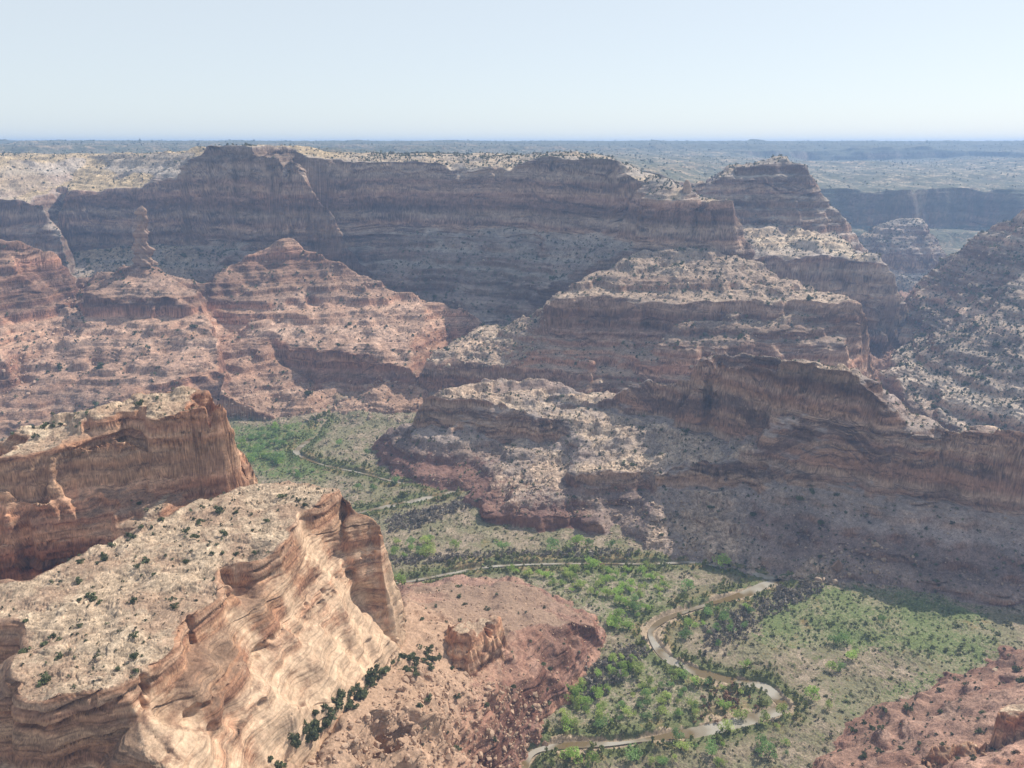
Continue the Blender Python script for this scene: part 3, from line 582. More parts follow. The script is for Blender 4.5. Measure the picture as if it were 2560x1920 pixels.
# ------------------------------------------------------------------ materials
def new_mat(name):
    m = bpy.data.materials.new(name); m.use_nodes = True
    return m, m.node_tree, m.node_tree.nodes["Principled BSDF"]
def noise(nt, scale, detail=6, rough=.6):
    tc = nt.nodes.new("ShaderNodeTexCoord"); n = nt.nodes.new("ShaderNodeTexNoise")
    n.inputs['Scale'].default_value = scale; n.inputs['Detail'].default_value = detail; n.inputs['Roughness'].default_value = rough
    nt.links.new(tc.outputs['Object'], n.inputs['Vector']); return n, tc
def rock_material(name, sc, bump, strat=.6, scale_z=1.0):
    m, nt, b = new_mat(name); L = nt.links.new
    at = nt.nodes.new("ShaderNodeVertexColor"); at.layer_name = "Col"
    n, tc = noise(nt, sc, 7, .65)
    mp = nt.nodes.new("ShaderNodeMapRange"); mp.inputs[1].default_value = .3; mp.inputs[2].default_value = .7; mp.inputs[3].default_value = .72; mp.inputs[4].default_value = 1.28
    L(n.outputs['Fac'], mp.inputs[0])
    mul = nt.nodes.new("ShaderNodeVectorMath"); mul.operation = 'SCALE'
    L(at.outputs['Color'], mul.inputs[0]); L(mp.outputs[0], mul.inputs['Scale'])
    L(mul.outputs[0], b.inputs['Base Color'])
    b.inputs['Roughness'].default_value = .95; b.inputs['Specular IOR Level'].default_value = .15
    # beds: noise stretched along the horizontal
    mpg = nt.nodes.new("ShaderNodeMapping"); mpg.inputs['Scale'].default_value = (sc*.12, sc*.12, sc*2.0)
    n2 = nt.nodes.new("ShaderNodeTexNoise"); n2.inputs['Scale'].default_value = 1.0; n2.inputs['Detail'].default_value = 4; n2.inputs['Roughness'].default_value = .6
    L(tc.outputs['Object'], mpg.inputs[0]); L(mpg.outputs[0], n2.inputs['Vector'])
    ad = nt.nodes.new("ShaderNodeMath"); ad.operation = 'MULTIPLY_ADD'; ad.inputs[1].default_value = strat
    L(n2.outputs['Fac'], ad.inputs[0]); L(n.outputs['Fac'], ad.inputs[2])
    bp = nt.nodes.new("ShaderNodeBump"); bp.inputs['Strength'].default_value = .75; bp.inputs['Distance'].default_value = bump
    L(ad.outputs[0], bp.inputs['Height']); L(bp.outputs[0], b.inputs['Normal'])
    return m
M_ROCK = {'near': rock_material("near_sandstone", .35, .8), 'red': rock_material("red_shale", .4, 1.2),
          'std': rock_material("sandstone", .22, 2.6), 'std2': rock_material("ledge_sandstone", .16, 3.2),
          'orange': rock_material("orange_sandstone", .14, 3.4, .9), 'wall': rock_material("wall_sandstone", .1, 4.5, .8),
          'slope': rock_material("slope_rock", .15, 3.5), 'far': rock_material("plateau_rock", .03, 8.0)}
M_FLOOR = rock_material("floodplain_soil", .5, .6, .0)
def flat_mat(name, col, var=.25, sc=.8, rough=.9, trans=0):
    m, nt, b = new_mat(name)
    n, tc = noise(nt, sc, 3)
    mp = nt.nodes.new("ShaderNodeMapRange"); mp.inputs[1].default_value = .3; mp.inputs[2].default_value = .7; mp.inputs[3].default_value = 1-var; mp.inputs[4].default_value = 1+var
    nt.links.new(n.outputs['Fac'], mp.inputs[0])
    v = nt.nodes.new("ShaderNodeVectorMath"); v.operation = 'SCALE'; v.inputs[0].default_value = col
    oi = nt.nodes.new("ShaderNodeObjectInfo"); m2 = nt.nodes.new("ShaderNodeMapRange"); m2.inputs[3].default_value = .75; m2.inputs[4].default_value = 1.25
    nt.links.new(oi.outputs['Random'], m2.inputs[0])
    mm = nt.nodes.new("ShaderNodeMath"); mm.operation = 'MULTIPLY'
    nt.links.new(mp.outputs[0], mm.inputs[0]); nt.links.new(m2.outputs[0], mm.inputs[1]); nt.links.new(mm.outputs[0], v.inputs['Scale'])
    nt.links.new(v.outputs[0], b.inputs['Base Color'])
    b.inputs['Roughness'].default_value = rough; b.inputs['Specular IOR Level'].default_value = .2
    return m

# ------------------------------------------------------------------ mesh building
def mesh_from(name, verts, faces, mat=None, col=None, smooth=True):
    """verts (n,3) array, faces (m,k) array"""
    me = bpy.data.meshes.new(name)
    nv, (nf, k) = len(verts), faces.shape
    me.vertices.add(nv); me.vertices.foreach_set("co", np.ascontiguousarray(verts, f32).ravel())
    me.loops.add(nf*k); me.loops.foreach_set("vertex_index", np.ascontiguousarray(faces, np.int32).ravel())
    me.polygons.add(nf); me.polygons.foreach_set("loop_start", np.arange(0, nf*k, k, dtype=np.int32))
    try: me.polygons.foreach_set("loop_total", np.full(nf, k, np.int32))
    except Exception: pass
    me.polygons.foreach_set("use_smooth", np.full(nf, smooth))
    if col is not None:
        a = me.color_attributes.new("Col", 'FLOAT_COLOR', 'POINT')
        a.data.foreach_set("color", np.concatenate([col, np.ones((nv, 1), f32)], 1).astype(f32).ravel())
    me.update(calc_edges=True)
    if mat: me.materials.append(mat)
    return me
def obj(name, me, parent=None, **props):
    o = bpy.data.objects.new(name, me); COL.objects.link(o)
    if parent: o.parent = parent
    for k, v in props.items(): o[k] = v
    return o
nc, nr = GX.shape
idx = np.arange(nc*nr, dtype=np.int32).reshape(nc, nr)
Q = np.stack([idx[:-1, :-1], idx[1:, :-1], idx[1:, 1:], idx[:-1, 1:]], -1).reshape(-1, 4)
fo = OWN[:-1, :-1].ravel()
Pf = Pp.reshape(-1, 3); Cf = C_.reshape(-1, 3)
LAND_INFO = [('canyon_floor', 'flat sandy floodplain with green meadows and brush along the winding river'),
 ('sandstone_mesa', 'nearest pale mesa with a bushy flat top and sunlit pink cliff'),
 ('sandstone_mesa', 'long shaded red cliff with pale caprock behind the nearest mesa'),
 ('debris_hill', 'red and brown hill of fallen rock between nearest mesa and river'),
 ('red_hill', 'red earth slope dotted with dark shrubs in the lower right corner'),
 ('promontory', 'middle promontory with slabby lit bench and dark shaded cliff above the river'),
 ('butte_ridge', 'orange banded ridge of two pyramid buttes below the far wall'),
 ('canyon_wall', 'long shaded canyon wall with a square prow under the skyline'),
 ('stepped_mesa', 'stepped mesa with dark cliff band and pale ledges behind the promontory'),
 ('stepped_mesa', 'hazy domed mesa with a lower bench right of the tower cliff'),
 ('boulder_slope', 'blue hazy bouldery slope descending from the right edge'),
 ('butte', 'hazy cone butte with banded skirts below the most distant cliff'),
 ('plateau', 'far plateau of pale ledges and dark woodland reaching the horizon'),
 ('rock_outcrop', 'rounded pink rock knob standing on the red hill above the river bend'),
 ('rock_outcrop', 'square dark red rock block with a pale flat top in the lower right corner'),
 ('rock_outcrop', 'broken row of upright yellow rocks left of the square block')]
for i, (nm, lab) in enumerate(LAND_INFO):
    F4 = Q[fo == i]
    if not len(F4): continue
    u, inv = np.unique(F4, return_inverse=True)
    st = LANDS[i-1].style if i else None
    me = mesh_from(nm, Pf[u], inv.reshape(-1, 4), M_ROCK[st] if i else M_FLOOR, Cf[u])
    if nm == 'rock_outcrop': obj(nm, me, label=lab, category='rock outcrop')
    else: obj(nm, me, kind='structure', label=lab)
print('terrain meshes', time.time()-T0)
# ------------------------------------------------------------------ haze
def haze(dens, col, aniso):
    x0, x1, y0, y1, z0, z1 = -9000, 9000, -60, 8950, -62, 403
    v = np.array([(x, y, z) for z in (z0, z1) for y in (y0, y1) for x in (x0, x1)], f32)
    f = np.array([(0,2,3,1),(4,5,7,6),(0,1,5,4),(2,6,7,3),(0,4,6,2),(1,3,7,5)])
    m = bpy.data.materials.new("haze"); m.use_nodes = True; nt = m.node_tree; nt.nodes.clear()
    o = nt.nodes.new("ShaderNodeOutputMaterial"); p = nt.nodes.new("ShaderNodeVolumePrincipled")
    p.inputs['Density'].default_value = dens; p.inputs['Color'].default_value = (*col, 1); p.inputs['Anisotropy'].default_value = aniso
    nt.links.new(p.outputs[0], o.inputs['Volume'])
    obj('haze', mesh_from('haze', v, f, m, smooth=False), kind='stuff', label='thin blue summer haze filling the canyon air')
haze(1.35e-4, (.40, .62, 1.0), .2)
#@@OBJECTS@@
# ------------------------------------------------------------------ small things: where they may stand
dirf = np.array([0, cP, -sP]); upf = np.array([0, sP, cP])
def project(x, y, z):
    dz = z-CAMZ; dep = y*cP-dz*sP; v_ = y*sP+dz*cP
    return 1106+1658*x/dep, 829.5-1658*v_/dep, dep
U, V, DEP = project(GX, GY, GZ)
CELL = AREA.copy()
OKV = VIS & (U > -120) & (U < 2330) & (V < 1760)
def ground(x, y):
    x = np.atleast_1d(np.asarray(x, f32)); y = np.atleast_1d(np.asarray(y, f32))
    h, o, r, m = evaluate(x, y); return h
def upoly(pl): return inpoly(U, V, pl)
def pick(dens, n_max, rnd):
    """choose grid vertices, density per square metre"""
    w_ = (dens*CELL).ravel(); tot = w_.sum(); n = int(min(n_max, tot))
    if n <= 0: return np.zeros(0, int)
    c = np.cumsum(w_); return np.searchsorted(c, rnd.rand(n)*c[-1])

def blob(seed, sub=1, chops=13, flat=.75):
    r = random.Random(seed)
    me = bpy.data.meshes.new("tmp"); import bmesh
    bm = bmesh.new(); bmesh.ops.create_icosphere(bm, subdivisions=sub, radius=1.0)
    for _ in range(chops):
        n = Vector((r.gauss(0, 1), r.gauss(0, 1), r.gauss(0, .8))).normalized(); d = r.uniform(.36, .72)
        for v in bm.verts:
            k = v.co.dot(n)
            if k > d: v.co -= n*(k-d)
    for v in bm.verts: v.co.z *= flat; v.co += Vector((r.gauss(0, .03), r.gauss(0, .03), r.gauss(0, .03)))
    bmesh.ops.triangulate(bm, faces=bm.faces)
    vs = np.array([v.co[:] for v in bm.verts], f32); fs = np.array([[v.index for v in f.verts] for f in bm.faces], np.int32)
    bm.free(); bpy.data.meshes.remove(me); return vs, fs
def leafball(seed, n, size, rx=1., rz=.8, clumps=5, core=True):
    """many small leaf faces through a lumpy crown; z=0 at the foot"""
    r = np.random.RandomState(seed)
    cc = r.randn(clumps, 3)*np.array([.42*rx, .42*rx, .28*rz]); cc[:, 2] += rz*.95
    cr = r.uniform(.38, .62, clumps)
    k = r.randint(clumps, size=n)
    d = r.randn(n, 3); d /= np.linalg.norm(d, axis=1, keepdims=True)
    p = cc[k]+d*(cr[k]*r.uniform(.55, 1.05, n)**.5)[:, None]*np.array([rx, rx, rz*.9])
    p[:, 2] = np.maximum(p[:, 2], .06)
    a = r.randn(n, 3); a /= np.linalg.norm(a, axis=1, keepdims=True)
    b = np.cross(a, r.randn(n, 3)); b /= np.linalg.norm(b, axis=1, keepdims=True)
    s_ = (size*r.uniform(.6, 1.3, n))[:, None]
    q = np.stack([p-a*s_-b*s_*.7, p+a*s_-b*s_*.5, p+a*s_*.2+b*s_], 1).reshape(-1, 3)
    return q.astype(f32), np.arange(3*n, dtype=np.int32).reshape(-1, 3)
def scatter_mesh(name, protos, pos, scl, rnd, mat, cols=None, tilt=0.0, stretch=None):
    vs_, fs_, cs_ = [], [], []; off = 0
    which = rnd.randint(len(protos), size=len(pos)); ang = rnd.rand(len(pos))*6.283
    for k, (pv, pf) in enumerate(protos):
        ii = np.nonzero(which == k)[0]
        if not len(ii): continue
        c, s_ = np.cos(ang[ii])[:, None], np.sin(ang[ii])[:, None]
        sc = scl[ii][:, None] if scl.ndim == 1 else scl[ii]
        sx = sc if scl.ndim == 1 else sc[:, :1]; sz = sc if scl.ndim == 1 else sc[:, 1:2]
        x_ = pv[None, :, 0]*sx; y_ = pv[None, :, 1]*sx*(.8); z_ = pv[None, :, 2]*sz
        if tilt:
            t1 = rnd.randn(len(ii))[:, None]*tilt
            y_, z_ = y_*np.cos(t1)-z_*np.sin(t1), y_*np.sin(t1)+z_*np.cos(t1)
        v = np.stack([x_*c-y_*s_+pos[ii][:, :1], x_*s_+y_*c+pos[ii][:, 1:2], z_+pos[ii][:, 2:3]], -1)
        vs_.append(v.reshape(-1, 3)); nv = len(pv)
        fs_.append((pf[None]+(np.arange(len(ii))*nv)[:, None, None]).reshape(-1, 3)+off); off += nv*len(ii)
        if cols is not None: cs_.append(np.repeat(cols[ii], nv, 0))
    return mesh_from(name, np.concatenate(vs_), np.concatenate(fs_), mat, np.concatenate(cs_) if cols is not None else None, smooth=False)

def leaf_mat(name, col, trans=.35, vcol=False):
    m, nt, b = new_mat(name); L = nt.links.new
    n, tc = noise(nt, .9, 2)
    oi = nt.nodes.new("ShaderNodeObjectInfo")
    a1 = nt.nodes.new("ShaderNodeMapRange"); a1.inputs[1].default_value = .3; a1.inputs[2].default_value = .7; a1.inputs[3].default_value = .7; a1.inputs[4].default_value = 1.3
    a2 = nt.nodes.new("ShaderNodeMapRange"); a2.inputs[3].default_value = .75; a2.inputs[4].default_value = 1.25
    L(n.outputs['Fac'], a1.inputs[0]); L(oi.outputs['Random'], a2.inputs[0])
    mm = nt.nodes.new("ShaderNodeMath"); mm.operation = 'MULTIPLY'; L(a1.outputs[0], mm.inputs[0]); L(a2.outputs[0], mm.inputs[1])
    v = nt.nodes.new("ShaderNodeVectorMath"); v.operation = 'SCALE'; v.inputs[0].default_value = col; L(mm.outputs[0], v.inputs['Scale'])
    if vcol:
        at = nt.nodes.new("ShaderNodeVertexColor"); at.layer_name = "Col"; L(at.outputs['Color'], v.inputs[0])
    L(v.outputs[0], b.inputs['Base Color']); b.inputs['Roughness'].default_value = .85; b.inputs['Specular IOR Level'].default_value = .15
    tr = nt.nodes.new("ShaderNodeBsdfTranslucent"); L(v.outputs[0], tr.inputs[0])
    mx = nt.nodes.new("ShaderNodeMixShader"); mx.inputs[0].default_value = trans
    L(b.outputs[0], mx.inputs[1]); L(tr.outputs[0], mx.inputs[2]); L(mx.outputs[0], nt.nodes["Material Output"].inputs['Surface'])
    return m
M_JUN = leaf_mat("juniper_foliage", (.15, .165, .08), .25)
M_SCRUB = leaf_mat("scrub_foliage", (.07, .08, .045), .15, True)
M_COT = [leaf_mat("cottonwood_leaf", (.40, .54, .15), .5), leaf_mat("cottonwood_leaf_pale", (.50, .58, .20), .5), leaf_mat("cottonwood_leaf_dark", (.29, .42, .16), .45)]
M_BARK = flat_mat("bark", (.16, .13, .10), .3, 3)
M_BOULD = rock_material("boulder_rock", .6, .5, .3)
M_BOULD1 = flat_mat("boulder_stone", (.50, .36, .25), .22, .7)
rnd = np.random.RandomState(11)
Gxyz = np.stack([GX, GY, GZ], -1).reshape(-1, 3)
OW = OWN
steep_ok = sstep(.55, .75, MNZ)
NOISE_B = smp(T_ROUGH, GX, GY, 300., .3, .3)

# ---- junipers and scrub on rock
dens = np.zeros(GX.shape, f32)
A_ = (OW == 1)
dens[A_] = (.024*sstep(.9, .97, MNZ)*sstep(150, 162, GZ)*sstep(-1.1, .4, NOISE_B))[A_]
gully = upoly([(845,1440),(800,1500),(700,1575),(640,1640),(620,1670),(560,1670),(690,1530),(760,1480),(830,1430),(900,1390),(960,1420),(900,1470)])
dens[gully & ((OW == 1) | (OW == 3))] = .05
dens[OW == 2] = (.016*steep_ok*sstep(-.6, .6, NOISE_B))[OW == 2]
m = (OW == 3) & ~gully; dens[m] = (.006*sstep(-.4, .8, NOISE_B))[m]
m = OW == 4; dens[m] = .011
m = OW == 5; dens[m] = (.020*steep_ok*sstep(-.8, .5, NOISE_B))[m]
m = OW == 6; dens[m] = (.009*steep_ok*sstep(-.5, .8, NOISE_B))[m]
m = OW == 7; dens[m] = (.018*steep_ok*sstep(-1.2, .4, NOISE_B))[m]
m = (OW == 8) | (OW == 9); dens[m] = (.016*steep_ok*sstep(-.8, .6, NOISE_B))[m]
m = (OW == 10) | (OW == 11); dens[m] = (.020*steep_ok)[m]
wood = sstep(-.7, .4, smp(T_ROUGH, GX, GY, 900., .3, .3))
m = OW == 12; dens[m] = (.0005*steep_ok*wood)[m]
dens[(OW == 7) & (GX < -300) & (GY > 1500) & (GZ > 240)] *= .2
dens *= OKV
ii = pick(dens, 38000, rnd)
pos = Gxyz[ii].copy(); ow = OW.ravel()[ii]; gl = gully.ravel()[ii]; dep = DEP.ravel()[ii]
pos[:, :2] += rnd.randn(len(ii), 2)*.5
rad = np.exp(rnd.randn(len(ii))*.35)*np.where(ow == 1, .85, np.where(ow <= 5, 1.15, np.where(ow == 12, 2.6, 1.7)))
rad = np.where(gl, 1.9*np.exp(rnd.randn(len(ii))*.25), rad)
big1 = (ow == 1) & (rnd.rand(len(ii)) < .10); rad[big1] = rad[big1]*1.9
app = rad/dep; order = np.argsort(-app)
ind = order[:300]; rest = order[300:]
jun_protos = [leafball(100+k, 150, .26, 1, .85, 6) for k in range(5)]
jun_me = [mesh_from('juniper', v*np.array([1, 1, 1], f32), f, M_JUN, smooth=False) for v, f in jun_protos]
LBL = {0: 'dark green juniper bush at the foot of a cliff', 1: 'dark round juniper bush on the pale top of the nearest mesa', 2: 'dark juniper bush on the shaded red mesa behind the nearest one',
       3: 'dark juniper bush among fallen rocks on the debris hill', 4: 'dark round shrub on the bare red slope in the lower right', 5: 'dark juniper on the promontory slope', 13: 'dark shrub beside the pink rock knob', 14: 'dark shrub beside the square red rock block', 15: 'dark shrub between the upright yellow rocks'}
GRP = {1: 'junipers on the nearest mesa top', 2: 'junipers on the shaded red mesa', 3: 'junipers on the debris hill', 4: 'shrubs on the red slope'}
for k in ind:
    o = obj('juniper', jun_me[rnd.randint(5)])
    o.location = pos[k]+np.array([0, 0, -.15*rad[k]]); o.scale = (rad[k], rad[k]*rnd.uniform(.8, 1.1), rad[k]*rnd.uniform(.8, 1.15)); o.rotation_euler = (0, 0, rnd.rand()*6.28)
    if gl[k]: o['label'] = 'dark juniper in the dense green strip below the sunlit pink cliff'; o['group'] = 'junipers below the pink cliff'
    else: o['label'] = LBL.get(int(ow[k]), 'dark juniper bush on a far slope'); o['group'] = GRP.get(int(ow[k]), 'junipers on far slopes')
    o['category'] = 'juniper'
far_protos = [leafball(200+k, 26, .42, 1, .8, 4) for k in range(6)]
cols = (np.array([[.11, .12, .07]])*rnd.uniform(.6, 1.5, (len(rest), 1))+rnd.rand(len(rest), 1)*np.array([[.03, .022, .012]])).astype(f32)
p_ = pos[rest].copy(); p_[:, 2] -= .15*rad[rest]
obj('scrub', scatter_mesh('scrub', far_protos, p_, rad[rest], rnd, M_SCRUB, cols), kind='stuff', label='small dark juniper scrub dotted over the canyon slopes and ledges')
print('juniper', len(ii), time.time()-T0)

# ---- boulders
dens = np.zeros(GX.shape, f32); size = np.ones(GX.shape, f32)
def zone(pl, owners, d, s_):
    m = upoly(pl) & np.isin(OW, owners); dens[m] = d; size[m] = s_
m = OW == 5; dens[m] = (.018*steep_ok)[m]; size[m] = 1.0
zone([(1310,1080),(1400,1065),(1560,1060),(1560,1225),(1380,1185),(1300,1160)], [5, 0], .05, 1.35)
zone([(1430,1130),(1490,1100),(1500,1130),(1560,1220),(1440,1200)], [5, 0], .05, 1.7)
zone([(1690,1255),(1760,1190),(1870,1165),(1905,1180),(1945,1275),(1800,1265)], [5, 0], .06, 1.7)
m = OW == 6; dens[m] = (.0035*steep_ok)[m]; size[m] = 1.6
zone([(480,830),(640,835),(900,800),(910,915),(480,915)], [6, 0], .020, 2.4)
zone([(700,560),(1040,690),(900,770),(760,680)], [6], .010, 2.0)
zone([(170,620),(190,680),(60,860),(0,860),(0,800)], [6], .02, 2.4)
m = (OW == 8) | (OW == 9); dens[m] = (.008*steep_ok)[m]; size[m] = 1.8
zone([(920,750),(1180,650),(1180,790),(920,800)], [8], .022, 2.2)
m = OW == 10; dens[m] = (.012*steep_ok)[m]; size[m] = 2.2
m = OW == 11; dens[m] = .009; size[m] = 2.2
m = OW == 7; dens[m] = (.003*steep_ok)[m]; size[m] = 1.8
m = OW == 3; dens[m] = .035; size[m] = .8
zone([(640,1659),(900,1440),(960,1450),(1180,1500),(1200,1560),(1130,1659)], [3], .16, 1.25)
m = OW == 2; dens[m] = (.03*sstep(.6, .8, MNZ)*sstep(.97, .9, MNZ))[m]; size[m] = .7
m = OW == 1; dens[m] = (.02*sstep(.93, .98, MNZ))[m]; size[m] = .6
m = OW == 4; dens[m] = .012; size[m] = .5
zone([(1960,1600),(2212,1590),(2212,1659),(1950,1659)], [4], .05, .9)
dens *= OKV
ii = pick(dens, 32000, rnd)
pos = Gxyz[ii].copy(); ow = OW.ravel()[ii]; dep = DEP.ravel()[ii]
pos[:, :2] += rnd.randn(len(ii), 2)*.6
rad = size.ravel()[ii]*np.exp(rnd.randn(len(ii))*.5)*.8
rad = np.minimum(rad, size.ravel()[ii]*2.6)
app = rad/dep; order = np.argsort(-app); ind = order[:290]; rest = order[290:]
bp_ = [blob(300+k, 2, 15, .85) for k in range(7)]
TINT = {99: (.27,.18,.13), 1: (.50,.38,.26), 2: (.46,.30,.20), 3: (.46,.31,.21), 4: (.42,.27,.17), 5: (.42,.31,.22), 6: (.46,.31,.22), 7: (.40,.31,.23), 8: (.45,.35,.25), 9: (.42,.33,.25), 10: (.42,.34,.26), 11: (.42,.34,.26)}
b_me = {}
def boulder_mesh(k, t):
    if (k, t) not in b_me:
        v, f = bp_[k]; c = np.repeat(np.array([TINT.get(t, (.42,.31,.22))], f32), len(v), 0)*(.85+.05*k)
        b_me[(k, t)] = mesh_from('boulder', v, f, M_BOULD, c, smooth=False)
    return b_me[(k, t)]
BL = {3: ('tan boulder fallen on the debris hill below the nearest mesa', 'boulders on the debris hill'), 2: ('reddish boulder on the rubble below the shaded red mesa', 'boulders below the shaded mesa'),
      1: ('pale loose block on the nearest mesa', 'loose blocks on the nearest mesa'), 5: ('angular boulder in the rockfall below the promontory cliff', 'rockfall below the promontory'),
      6: ('large boulder on the talus at the foot of the orange buttes', 'boulders below the buttes'), 8: ('pale boulder on the stepped mesa slope', 'boulders on the stepped mesa'), 4: ('small rock on the red slope in the lower right', 'rocks on the red slope'),
      10: ('pale boulder on the hazy slope at the right edge', 'boulders on the hazy slope'), 11: ('pale boulder on the hazy slope at the right edge', 'boulders on the hazy slope'), 0: ('boulder resting at the edge of the valley floor', 'boulders at the valley edge'), 7: ('boulder on the talus below the long shaded wall', 'boulders below the long wall'), 9: ('pale boulder on the stepped mesa slope', 'boulders on the stepped mesa')}
for k in ind:
    o = obj('boulder', boulder_mesh(rnd.randint(7), int(ow[k])))
    s_ = rad[k]; o.location = pos[k]+np.array([0, 0, .15*s_]); o.scale = (s_, s_*rnd.uniform(.6, 1.1), s_*rnd.uniform(.7, 1.2)); o.rotation_euler = (rnd.randn()*.35, rnd.randn()*.35, rnd.rand()*6.28)
    l, g = BL.get(int(ow[k]), ('loose boulder beside a rock outcrop', 'boulders beside the outcrops')); o['label'] = l; o['group'] = g; o['category'] = 'boulder'
cols = np.array([TINT.get(int(t), (.42,.31,.22)) for t in ow[rest]], f32)*rnd.uniform(.75, 1.2, (len(rest), 1)).astype(f32)
p_ = pos[rest].copy(); p_[:, 2] += .1*rad[rest]
obj('rubble', scatter_mesh('rubble', [blob(340+k, 1, 11, .85) for k in range(8)], p_, rad[rest], rnd, M_BOULD, cols, tilt=.35), kind='stuff', label='fallen rock rubble strewn over the talus slopes')
print('boulders', len(ii), time.time()-T0)
# single large blocks that stand out
def single_boulder(u, v, r_, label, t=5, sq=.8, z=None, rot=0.):
    x_, y_, _ = Z(u, v, 0) if z is None else Z(u, v, z)
    o = obj('boulder', boulder_mesh(rnd.randint(7), t)); o.location = (x_, y_, float(ground(x_, y_)[0])+.35*r_)
    o.scale = (r_, r_*.75, r_*sq); o.rotation_euler = (.1, .15, rot); o['label'] = label; o['category'] = 'boulder'
single_boulder(1806, 1236, 9.5, 'house sized brown boulder at the foot of the shaded talus', 99, 1.0, 6)
single_boulder(1178, 1606, 3.0, 'upright pale boulder standing at the river edge', 3, 1.2)
single_boulder(1140, 1615, 3.2, 'pale boulder at the river edge just below the debris hill', 3, 1.0)
single_boulder(2150, 1447, 3.2, 'flat pale slab on the red slope near the right edge', 1, .5, 10)

# ---- rock spire on the left butte
def spire():
    x0, y0, z0 = P(312, 566, 1252); z0 -= 6
    k = 1290/1658*1.0
    prof = [(0, 15, 0), (.10, 13, 0), (.24, 10.5, 0), (.27, 12, 0), (.36, 10.5, -1), (.42, 9.5, 0), (.50, 9, 0), (.54, 9.5, 2), (.60, 6.5, 3), (.66, 7.5, 4), (.72, 9, 5), (.78, 9.5, 6), (.84, 7, 6), (.90, 7.5, 7), (.95, 5, 7.5), (1, 1.2, 8)]
    H = 96.; NRr, NS = 90, 36; vs = []
    pt = np.array(prof); r = np.random.RandomState(5); beds = np.repeat(r.uniform(.93, 1.06, 30), 3)
    for i in range(NRr):
        t = i/(NRr-1); R_ = np.interp(t, pt[:, 0], pt[:, 1])*beds[i]; cx = np.interp(t, pt[:, 0], pt[:, 2])
        for j in range(NS):
            a = j/NS*6.2832
            n = float(smp(T_W, np.array([math.cos(a)*9+i*.55]), np.array([math.sin(a)*9.+i*.3]), 40., .2, .7)[0])
            rr_ = R_*(1+.30*n)*(1/max(abs(math.cos(a)), abs(math.sin(a)))*.45+.55)*.92
            vs.append((cx+rr_*math.cos(a), rr_*.8*math.sin(a), t*H))
    vs = np.array(vs, f32)
    f = np.array([(i*NS+j, i*NS+(j+1) % NS, (i+1)*NS+(j+1) % NS, (i+1)*NS+j) for i in range(NRr-1) for j in range(NS)])
    cz = np.repeat(r.uniform(.75, 1.15, (30, 1)), 3*NS, 0)
    col = (np.array([[.38, .255, .185]])*cz[:len(vs)]).astype(f32)
    o = obj('rock_spire', mesh_from('rock_spire', vs, f, M_ROCK['std'], col), label='thin free standing rock spire on top of the left pyramid butte', category='rock spire')
    o.location = (x0, y0, z0)
spire()
# fin of rock on the shoulder of the tower cliff
def fin(u, v, d, w_, h_, label):
    x0, y0, z0 = P(u, v, d)
    v_, f_ = blob(77, 3, 6, 1.0); v_ = v_*np.array([w_, w_*.7, h_]); v_[:, 0] *= np.clip(1.1-.35*v_[:, 2]/h_, .5, 1.5)
    o = obj('rock_fin', mesh_from('rock_fin', v_, f_, M_ROCK['std'], np.repeat(np.array([[.42,.29,.20]], f32), len(v_), 0)), label=label, category='rock fin'); o.location = (x0, y0, z0)
fin(1482, 412, 1240, 10, 17, 'rounded rock thumb on the shoulder of the tower cliff')

# ---- river
M_WAT, nt, b = new_mat("river_water")
b.inputs['Base Color'].default_value = (.17, .125, .06, 1); b.inputs['Roughness'].default_value = .08; b.inputs['IOR'].default_value = 1.33
n0, tc0 = noise(nt, .035, 2); rmp = nt.nodes.new('ShaderNodeValToRGB'); rmp.color_ramp.elements[0].position = .42; rmp.color_ramp.elements[0].color = (.17,.12,.055,1); rmp.color_ramp.elements[1].position = .6; rmp.color_ramp.elements[1].color = (.40,.36,.29,1)
nt.links.new(n0.outputs['Fac'], rmp.inputs[0]); nt.links.new(rmp.outputs[0], b.inputs['Base Color'])
n, tc = noise(nt, .8, 3); bpn = nt.nodes.new("ShaderNodeBump"); bpn.inputs['Strength'].default_value = .12; bpn.inputs['Distance'].default_value = .1
nt.links.new(n.outputs['Fac'], bpn.inputs['Height']); nt.links.new(bpn.outputs[0], b.inputs['Normal'])
for k, path in enumerate(RIV):
    p = path; t = np.gradient(p, axis=0); t /= np.linalg.norm(t, axis=1, keepdims=True)+1e-9
    nn = np.stack([-t[:, 1], t[:, 0]], 1)
    s_ = np.concatenate([[0], np.cumsum(np.linalg.norm(np.diff(p, axis=0), axis=1))])
    wv = 4.3+1.2*smp(T_W, s_, s_*0, 300., .1, .1)
    qi = np.arange(len(p))/6.; wv = wv*np.where((qi < 8.5) if k else ((qi > 5) & (qi < 10.5)), .4, 1.0)     # reed-choked reaches
    wv = np.convolve(np.pad(wv, 4, mode='edge'), np.ones(9)/9, 'valid')
    l_ = p+nn*wv[:, None]; r_ = p-nn*wv[:, None]; n_ = len(p)
    v = np.concatenate([np.c_[l_, np.full(n_, -.35+.004*k)], np.c_[r_, np.full(n_, -.35+.004*k)]])
    f = np.array([(i+n_, i+n_+1, i+1, i) for i in range(n_-1)])
    obj('river', mesh_from('river', v, f, M_WAT), kind='structure', label=['narrow pale upper reach of the river beyond the nearest mesa', 'shallow brown river curving through the green valley floor'][k])

